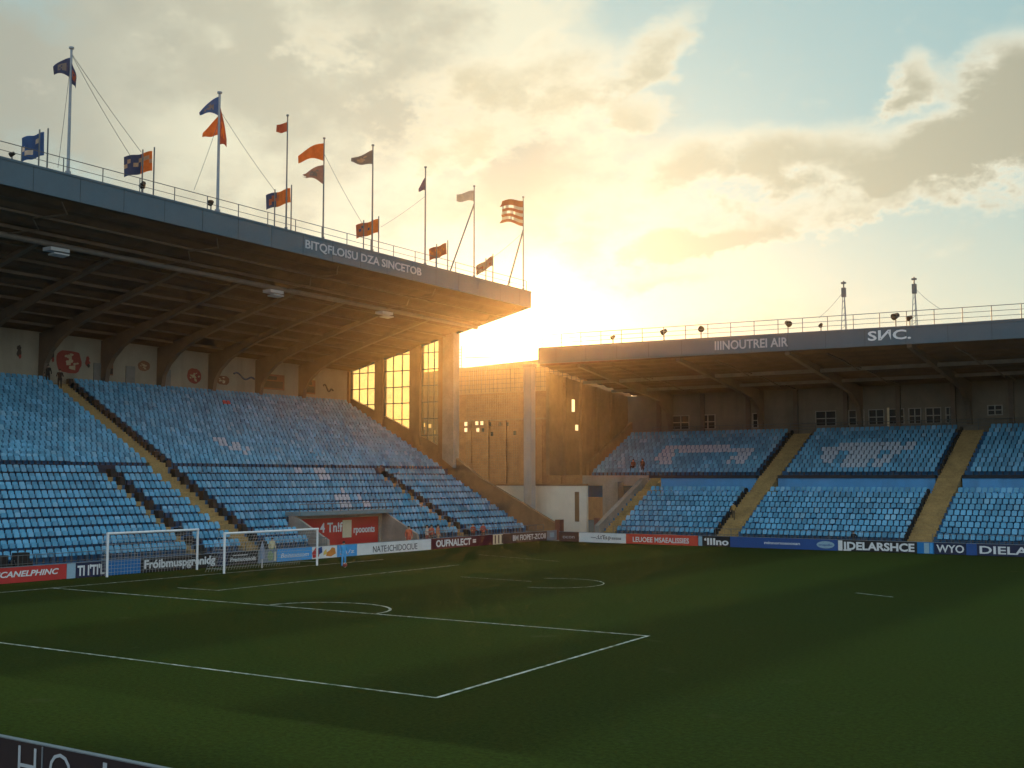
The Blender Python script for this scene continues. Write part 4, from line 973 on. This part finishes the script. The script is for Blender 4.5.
# ------------------------------------------------------------------ people
def person(x, y, z, rz, label, shirt, trouser, hairc=(.03, .02, .015), skin=(.42, .27, .19), pose='stand', h=1.75, group=None):
    k = h / 1.75
    J = {'pel': (0, 0, .95, .15), 'waist': (0, 0, 1.1, .135), 'chest': (0.01, 0, 1.32, .16), 'neck': (0, 0, 1.49, .058), 'head': (.02, 0, 1.58, .085), 'crown': (.02, 0, 1.68, .092)}
    E_ = [('pel', 'waist'), ('waist', 'chest'), ('chest', 'neck'), ('neck', 'head'), ('head', 'crown')]
    sit = pose == 'sit'
    for s_, sd in ((1, 'l'), (-1, 'r')):
        if sit: J.update({sd + 'hip': (.03, .10 * s_, .92, .1), sd + 'knee': (.45, .13 * s_, .95, .07), sd + 'ank': (.47, .13 * s_, .52, .045), sd + 'toe': (.62, .14 * s_, .49, .04)})
        else: J.update({sd + 'hip': (0, .10 * s_, .88, .10), sd + 'knee': (.03 + (.08 if s_ > 0 and pose == 'walk' else 0), .11 * s_, .48, .065), sd + 'ank': (-.02 + (.0 if pose != 'walk' else .1 * s_), .12 * s_, .08, .045), sd + 'toe': (.14 + (.0 if pose != 'walk' else .1 * s_), .14 * s_, .035, .036)})
        J.update({sd + 'sh': (0, .19 * s_, 1.41, .07), sd + 'el': (-.03, .26 * s_, 1.13, .048), sd + 'wr': (.08 if pose != 'arms' else .3, .27 * s_, .9 if pose != 'arms' else 1.2, .034), sd + 'hand': (.12 if pose != 'arms' else .38, .26 * s_, .81 if pose != 'arms' else 1.22, .035)})
        E_ += [('pel', sd + 'hip'), (sd + 'hip', sd + 'knee'), (sd + 'knee', sd + 'ank'), (sd + 'ank', sd + 'toe'), ('chest', sd + 'sh'), (sd + 'sh', sd + 'el'), (sd + 'el', sd + 'wr'), (sd + 'wr', sd + 'hand')]
    names = list(J); me = bpy.data.meshes.new('body'); me.from_pydata([Vector(J[n][:3]) * k for n in names], [(names.index(a), names.index(c)) for a, c in E_], [])
    o = bpy.data.objects.new('body', me); COL.objects.link(o)
    sk = o.modifiers.new('skin', 'SKIN'); sk.use_smooth_shade = True
    for i, n in enumerate(names):
        v = me.skin_vertices[0].data[i]; v.radius = (J[n][3] * k, J[n][3] * k); v.use_root = (n == 'pel')
    sb = o.modifiers.new('sub', 'SUBSURF'); sb.levels = 1; sb.render_levels = 1
    dg = bpy.context.evaluated_depsgraph_get(); m2 = bpy.data.meshes.new_from_object(o.evaluated_get(dg)); bpy.data.objects.remove(o)
    m2.materials.clear()
    cn = lambda c: '%d_%d_%d' % tuple(int(v * 100) for v in c)
    for mm in (mat('skin_' + cn(skin), skin, .6, .05), mat('cloth_' + cn(shirt), shirt, .85, .15, 6), mat('cloth_' + cn(trouser), trouser, .85, .15, 6), mat('shoe', (.03, .03, .03), .6)): m2.materials.append(mm)
    for p in m2.polygons:
        c = p.center / k; mi = 1
        if c.z > 1.47 and abs(c.y) < .14: mi = 0
        elif c.z < .93 and abs(c.y) > .2 and c.z > .7: mi = 0
        elif pose == 'arms' and c.x > .3: mi = 0
        elif c.z < (.1 if not sit else .5): mi = 3
        elif c.z < .97: mi = 2
        p.material_index = mi; p.use_smooth = True
    t = thing('person', label, 'person', (x, y, z - (.45 * k if sit else 0)), rz, group)
    bo = bpy.data.objects.new('body', m2); COL.objects.link(bo); bo.parent = t
    b = MB()
    n = 10
    rings = []
    for j in range(5):
        a = PI * .5 * j / 4 * 1.15; r = .105 * math.cos(a - .15); rings.append((r, 1.62 + .12 * math.sin(a)))
    for r, zz in rings:
        for i in range(n): b.v.append(((.0 + r * 1.08 * math.cos(2 * PI * i / n)) * k, r * math.sin(2 * PI * i / n) * k, zz * k))
    for j in range(4):
        for i in range(n): b.f.append((j * n + i, j * n + (i + 1) % n, (j + 1) * n + (i + 1) % n, (j + 1) * n + i)); b.m.append(0)
    b.f.append(tuple(range(4 * n, 5 * n))); b.m.append(0)
    b.build('hair', mat('hair_' + cn(hairc), hairc, .8), t, smooth=True, world=False)
    return t
GA = -.55
x, y, _ = atz(343.5, 567); person(x, y, 0, -.4, 'person in sky blue kit standing on the pitch by the boards with a ball', (.06, .34, .66), (.06, .34, .66), pose='stand')
bl = MB()
bx, by, br_ = x + .35, y - .25, .16
for j in range(8):
    for i in range(12):
        def sp(a, c): return (bx + br_ * math.sin(PI * c / 8) * math.cos(2 * PI * a / 12), by + br_ * math.sin(PI * c / 8) * math.sin(2 * PI * a / 12), br_ + br_ * math.cos(PI * c / 8))
        q = [sp(i, j), sp(i, j + 1), sp(i + 1, j + 1), sp(i + 1, j)]
        bl.add(q if 0 < j < 7 else ([q[0], q[1], q[2]] if j == 0 else [q[0], q[1], q[3]]), [(0, 1, 2, 3)] if 0 < j < 7 else [(0, 1, 2)], 1 if (i // 2 + j // 2) % 4 == 0 else 0)
tag(bl.build('football', [mat('ball_maroon', (.16, .02, .03), .5), M_WPAINT], smooth=True), 'maroon and white ball on the grass at the feet of the blue clad person', 'ball')
def seg_at(px, X): return atx(px, 545, X)[1]
person(-63.1, seg_at(272, -63.1), 0.02, -.2, 'person in pale yellow top behind the boards inside the far goal', (.55, .5, .3), (.25, .3, .16))
for px, sh, tr, lab, ps in ((407, (.5, .10, .05), (.42, .08, .05), 'person all in orange red standing just right of the tunnel', 'stand'), (426, (.5, .45, .38), (.3, .08, .05), 'person in white top and red trousers behind the maroon board', 'arms'),
                        (431, (.42, .10, .06), (.12, .08, .06), 'person in red jacket and dark trousers among the group by the tunnel', 'stand'), (437, (.5, .2, .1), (.4, .3, .2), 'person in orange top and tan trousers, right end of tunnel group', 'stand')):
    person(-64.3 + random.uniform(-.2, .2), seg_at(px, -64.3), .02 if True else 0, random.uniform(-.6, .3), lab, sh, tr, pose=ps, h=2.0)
for px, sh, lab in ((473, (.30, .07, .04), 'person in dark red coat at the foot of the far dark-edged steps'), (483, (.42, .10, .06), 'person in red leaning on the fence below the far steps')):
    person(-64.2, seg_at(px, -64.2), .02, -.4, lab, sh, (.1, .04, .03), pose='arms', h=1.9)
xx = UP_X - UP_D * 18.5
person(xx, seg_at(48, xx) if False else atx(48, 372, xx)[1], UP_Z + UP_R * 18, -.5, 'dark clad person standing at the top of the left stand by the wall', (.03, .025, .02), (.02, .02, .02))
person(xx + .7, atx(60, 374, xx + .7)[1], UP_Z + UP_R * 17, -.5, 'dark clad person standing at the head of the long ochre steps', (.04, .02, .015), (.02, .015, .015), pose='arms')
person(aty(644, 470, 112.2)[0], 111.9, RU_Z + .02, -1.8, 'person in dark brown at the mid landing of the far left steps', (.09, .045, .02), (.05, .03, .02))
person(aty(633, 470, 112.9)[0] + .2, 112.6, RU_Z + RU_R + .02, -1.5, 'person in brown sitting left of the far left landing', (.12, .06, .03), (.05, .03, .02), pose='sit')
for px, lab in ((852, 'dark clad person crouched on the front fence walkway of the far stand'), ):
    person(aty(px, 540, 99.75)[0], 100.2, .02, -1.4, 'dark clad person behind the board lettered IDELARSHCE', (.03, .03, .035), (.03, .03, .03), pose='arms', h=1.6)
person(aty(735, 520, 103.9)[0], 103.6, RL_Z + RL_R * 3 + .02, -1.6, 'person in ochre jacket walking on the middle ochre steps of the far stand', (.36, .22, .07), (.1, .07, .04), pose='walk', h=1.6)
# furled flag stick beside the farther goal
x, y, _ = atz(262, 568); cf = thing('corner_flag', 'furled blue grey flag on a thin white stick beside the goal', 'corner flag', (x, y, 0))
b = MB(); b.tube((x, y, 0), (x, y, 1.75), .03); b.build('stick', M_WPAINT, cf)
b = MB(); b.tube((x, y, .62), (x, y, 1.3), .17, .15, n=9); b.tube((x, y, 1.3), (x, y, 1.78), .15, .03, n=9); b.build('furled_cloth', mat('furled', (.25, .30, .38), .8, .25, 4), cf)
# dark equipment at the left end of the front walkway
for px, w_, h_, lab in ((22, 1.1, 1.35, 'bulky black equipment trolley behind the leftmost red board'), (3, .8, 1.25, 'smaller black equipment case at the left frame edge behind the boards')):
    y = seg_at(px, -64.2); t = thing('equipment_case', lab, 'equipment case', (-64.2, y, .02))
    b = MB(); b.box(-64.6, -63.9, y - w_ / 2, y + w_ / 2, .12, h_ * .8); b.box(-64.5, -64.0, y - w_ / 2 + .1, y + w_ / 2 - .15, h_ * .8, h_ + .25); b.build('case', M_BLACK, t)
    b = MB(); b.tube((-63.95, y - w_ / 2, .9), (-63.8, y - w_ / 2 - .2, 1.2), .03); b.tube((-63.95, y + w_ / 2, .9), (-63.8, y + w_ / 2 - .1, 1.2), .03); b.build('handle', M_RAIL, t)
    for dy in (-.3, .3): b = MB(); b.tube((-64.6, y + dy, .1), (-63.9, y + dy, .1), .1, n=10); b.build('wheel', M_BLACK, t)

# ------------------------------------------------------------------ sky, sun, haze
SUNPX = (522, 340)
sd = Vector(ray(*SUNPX)).normalized(); SEL = math.asin(sd.z)
world = bpy.data.worlds.new('World'); S.world = world; world.use_nodes = True
nt = world.node_tree; N = nt.nodes; L = nt.links; N.clear()
out = N.new('ShaderNodeOutputWorld'); bg = N.new('ShaderNodeBackground'); L.new(bg.outputs[0], out.inputs['Surface'])
SKY_STRENGTH = .09
bg.inputs['Strength'].default_value = SKY_STRENGTH
sky = N.new('ShaderNodeTexSky'); sky.sky_type = 'NISHITA'; sky.sun_disc = False; sky.sun_elevation = SEL
sky.sun_rotation = math.atan2(sd.x, sd.y); sky.altitude = 50; sky.air_density = 1.0; sky.dust_density = 2.2; sky.ozone_density = 1.4
tc = N.new('ShaderNodeTexCoord'); D = tc.outputs['Generated']
def val(i, v):
    if isinstance(v, (int, float)): i.default_value = v
    elif isinstance(v, (tuple, list, Vector)): i.default_value = tuple(v)
    else: L.new(v, i)
def mth(op, a, b_=0.0, c=None, clamp=False):
    n = N.new('ShaderNodeMath'); n.operation = op; n.use_clamp = clamp; val(n.inputs[0], a); val(n.inputs[1], b_)
    if c is not None: val(n.inputs[2], c)
    return n.outputs[0]
def dot(v):
    n = N.new('ShaderNodeVectorMath'); n.operation = 'DOT_PRODUCT'; L.new(D, n.inputs[0]); n.inputs[1].default_value = tuple(v); return n.outputs['Value']
def mrange(v, a, c, t0=0.0, t1=1.0, smooth=True):
    n = N.new('ShaderNodeMapRange'); n.interpolation_type = 'SMOOTHSTEP' if smooth else 'LINEAR'; val(n.inputs['Value'], v)
    n.inputs['From Min'].default_value = a; n.inputs['From Max'].default_value = c; n.inputs['To Min'].default_value = t0; n.inputs['To Max'].default_value = t1; return n.outputs['Result']
def mixc(f, a, b_):
    n = N.new('ShaderNodeMix'); n.data_type = 'RGBA'; n.clamp_factor = True; val(n.inputs['Factor'], f)
    for s_, v in (('A', a), ('B', b_)):
        if isinstance(v, tuple): n.inputs[s_].default_value = (*v, 1)
        else: L.new(v, n.inputs[s_])
    return n.outputs['Result']
fw = dot((FH[0], FH[1], 0)); rr = dot((RT[0], RT[1], 0)); zz = dot((0, 0, 1))
az = mth('ARCTAN2', rr, fw); el = mth('ARCSINE', zz)
# fractal warp so cloud edges billow
def noise(scale, detail, rough=.6, off=0.0, zs=1.7):
    mp = N.new('ShaderNodeMapping'); mp.inputs['Scale'].default_value = (1, 1, zs); mp.inputs['Location'].default_value = (off, off * .7, off * .3); L.new(D, mp.inputs['Vector'])
    n = N.new('ShaderNodeTexNoise'); n.inputs['Scale'].default_value = scale; n.inputs['Detail'].default_value = detail; n.inputs['Roughness'].default_value = rough; L.new(mp.outputs[0], n.inputs['Vector']); return n
n1 = noise(11, 10, .60, 3.1); n2 = noise(30, 8, .64, 7.7); n3 = noise(5.5, 6, .55, 21.3)
waz = mth('ADD', az, mth('ADD', mth('MULTIPLY', mth('SUBTRACT', n2.outputs['Fac'], .5), .06), mth('MULTIPLY', mth('SUBTRACT', n3.outputs['Fac'], .5), .13)))
wel = mth('ADD', el, mth('ADD', mth('MULTIPLY', mth('SUBTRACT', n1.outputs['Fac'], .5), .085), mth('MULTIPLY', mth('SUBTRACT', n2.outputs['Fac'], .5), .03)))
cb = N.new('ShaderNodeCombineXYZ'); L.new(waz, cb.inputs[0]); L.new(wel, cb.inputs[1])
def azel(px, py):
    r = Vector(ray(px, py)).normalized(); a = r.x * RT[0] + r.y * RT[1]; f = r.x * FH[0] + r.y * FH[1]; return math.atan2(a, f), math.asin(r.z)
def blob(px, py, rx, ry, rot, amp):
    a, e = azel(px, py); mp = N.new('ShaderNodeMapping'); mp.vector_type = 'TEXTURE'; L.new(cb.outputs[0], mp.inputs['Vector'])
    mp.inputs['Location'].default_value = (a, e, 0); mp.inputs['Rotation'].default_value = (0, 0, math.radians(rot)); mp.inputs['Scale'].default_value = (rx / 1210, ry / 1210, 1)
    ln = N.new('ShaderNodeVectorMath'); ln.operation = 'LENGTH'; L.new(mp.outputs[0], ln.inputs[0])
    return mth('MULTIPLY', mrange(ln.outputs['Value'], 1.55, .1), amp)
def total(bs):
    t = None
    for q in bs: t = blob(*q) if t is None else mth('ADD', t, blob(*q))
    return t
# cumulus bodies: (direction, half-sizes, tilt, weight)
cum = total([(535, 92, 105, 46, 16, 1.0), (655, 48, 66, 24, 34, .8), (690, 165, 88, 36, 6, 1.0), (800, 168, 90, 38, 10, 1.0), (905, 172, 90, 32, 14, .9), (985, 128, 90, 60, 30, 1.2), (1060, 120, 70, 80, 30, 1.0),
             (905, 84, 44, 20, 40, .95), (870, 112, 30, 14, 20, .6), (740, 236, 120, 18, 8, 1.0), (675, 252, 70, 16, 12, .95), (683, 284, 70, 15, 4, 1.0), (635, 108, 32, 12, 6, .7), (872, 222, 80, 13, 10, .6), (590, 215, 60, 22, 10, .7), (440, 90, 70, 34, 20, .6), (470, 150, 60, 18, 12, .6), (330, 40, 80, 30, 10, .6), (520, 30, 40, 12, 20, .5)])
veil = total([(150, 110, 430, 230, 0, 1.2), (430, 70, 170, 120, 20, .9), (470, 200, 230, 120, 0, .8)])
dn = mth('SUBTRACT', n1.outputs['Fac'], .5); dn2 = mth('SUBTRACT', n2.outputs['Fac'], .5); dn3 = mth('SUBTRACT', n3.outputs['Fac'], .5)
rest = mth('MULTIPLY', mrange(fw, .75, .3), mrange(n3.outputs['Fac'], .50, .64))       # clouds over the rest of the sky dome
cd = mth('ADD', mth('ADD', cum, rest), mth('ADD', mth('MULTIPLY', dn, 1.7), mth('MULTIPLY', dn2, 1.0)))
cmask = mrange(cd, .14, .86)
core = mrange(mth('ADD', cd, mth('MULTIPLY', dn2, .8)), .42, 1.25)
vmask = mth('MULTIPLY', mrange(mth('ADD', veil, mth('ADD', mth('MULTIPLY', dn, 2.0), mth('MULTIPLY', dn3, 1.8))), .10, 1.15), .93)
sdot = dot(sd); ang = mth('ARCCOSINE', sdot)
near_sun = mrange(ang, .55, .02)
K = 1 / SKY_STRENGTH
def c3(r, g, b_): return (r * K, g * K, b_ * K)
# clear air: physical sky warmed by a thin high veil
thin = mrange(el, .42, .02, .78, .85)
SB = N.new('ShaderNodeVectorMath'); SB.operation = 'SCALE'; L.new(sky.outputs['Color'], SB.inputs[0]); SB.inputs['Scale'].default_value = 1.0
clear_warm = mixc(mrange(el, .30, .03), c3(.36, .60, .62), c3(.70, .75, .60))
back = mrange(fw, .55, -.2)
clear_warm = mixc(back, clear_warm, c3(.78, 1.0, 1.2))  # unseen sky behind the camera, brightened to light seats and pitch
col = mixc(thin, SB.outputs['Vector'], clear_warm)
vn = noise(5, 7, .55, 12.0)
veilc = mixc(mrange(mth('ADD', vn.outputs['Fac'], mth('MULTIPLY', dn, .45)), .38, .62), c3(.55, .535, .41), c3(.84, .82, .62))
veilc = mixc(mrange(az, -.20, -.40), veilc, c3(.42, .425, .35))
col = mixc(vmask, col, veilc)
cloudc = mixc(core, c3(.88, .85, .68), c3(.41, .39, .285))
cloudc = mixc(mth('MULTIPLY', back, .8), cloudc, c3(1.02, 1.06, 1.08))  # unseen rear clouds brightened for the same fill light
cloudc = mixc(mth('MULTIPLY', near_sun, .6), cloudc, c3(1.0, .92, .62))
col = mixc(mth('MULTIPLY', cmask, .88), col, cloudc)
# aureole round the sun
au = N.new('ShaderNodeVectorMath'); au.operation = 'SCALE'; au.inputs[0].default_value = (1.0 * K, .86 * K, .56 * K)
g1 = mth('MULTIPLY', mth('POWER', 2.718, mth('MULTIPLY', ang, -8.0)), .5)
g2 = mth('MULTIPLY', mth('POWER', 2.718, mth('MULTIPLY', ang, -38.0)), 2.8)
g3 = mth('MULTIPLY', mrange(ang, .016, .004), 60.0)
L.new(mth('ADD', mth('ADD', g1, g2), g3), au.inputs['Scale'])
ad = N.new('ShaderNodeVectorMath'); ad.operation = 'ADD'; L.new(col, ad.inputs[0]); L.new(au.outputs[0], ad.inputs[1])
L.new(ad.outputs[0], bg.inputs['Color'])
world.cycles.sampling_method = 'MANUAL'; world.cycles.sample_map_resolution = 1024

sl = bpy.data.lights.new('sun', 'SUN'); sl.energy = 5.0; sl.angle = math.radians(.5); sl.color = (1, .54, .19)
so = bpy.data.objects.new('sun', sl); COL.objects.link(so); so.rotation_euler = (-sd).to_track_quat('-Z', 'Y').to_euler(); so.location = (-100, 150, 60)

HAZE = .00018
hm = bpy.data.materials.new('haze_air'); hm.use_nodes = True; hn = hm.node_tree; hn.nodes.clear()
ho = hn.nodes.new('ShaderNodeOutputMaterial'); pv = hn.nodes.new('ShaderNodeVolumePrincipled'); hn.links.new(pv.outputs[0], ho.inputs['Volume'])
pv.inputs['Color'].default_value = (1, .80, .52, 1); pv.inputs['Density'].default_value = HAZE; pv.inputs['Anisotropy'].default_value = .88
b = MB(); b.box(-430, 430, -430, 430, -1.05, 37.5); hz = b.build('haze', hm); tag(hz, kind='stuff')

# ------------------------------------------------------------------ camera and render
cam = bpy.data.cameras.new('camera'); co = bpy.data.objects.new('camera', cam); COL.objects.link(co)
cam.sensor_width = 36; cam.lens = FPX / 1024 * 36; cam.clip_end = 3000; cam.clip_start = .1
co.location = (0, 0, EYE); co.rotation_euler = (PI / 2 + PITCH, 0, YAW); S.camera = co
S.view_settings.view_transform = 'Standard'; S.view_settings.look = 'None'; S.view_settings.gamma = 1; S.view_settings.use_curve_mapping = False
S.view_settings.exposure = 0.0
S.render.engine = 'CYCLES'
c = S.cycles; c.use_denoising = True; c.denoiser = 'OPENIMAGEDENOISE'; c.max_bounces = 5; c.diffuse_bounces = 2; c.glossy_bounces = 2; c.transmission_bounces = 4; c.volume_bounces = 1; c.transparent_max_bounces = 8
c.sample_clamp_indirect = 6; c.use_adaptive_sampling = True; c.adaptive_threshold = .03
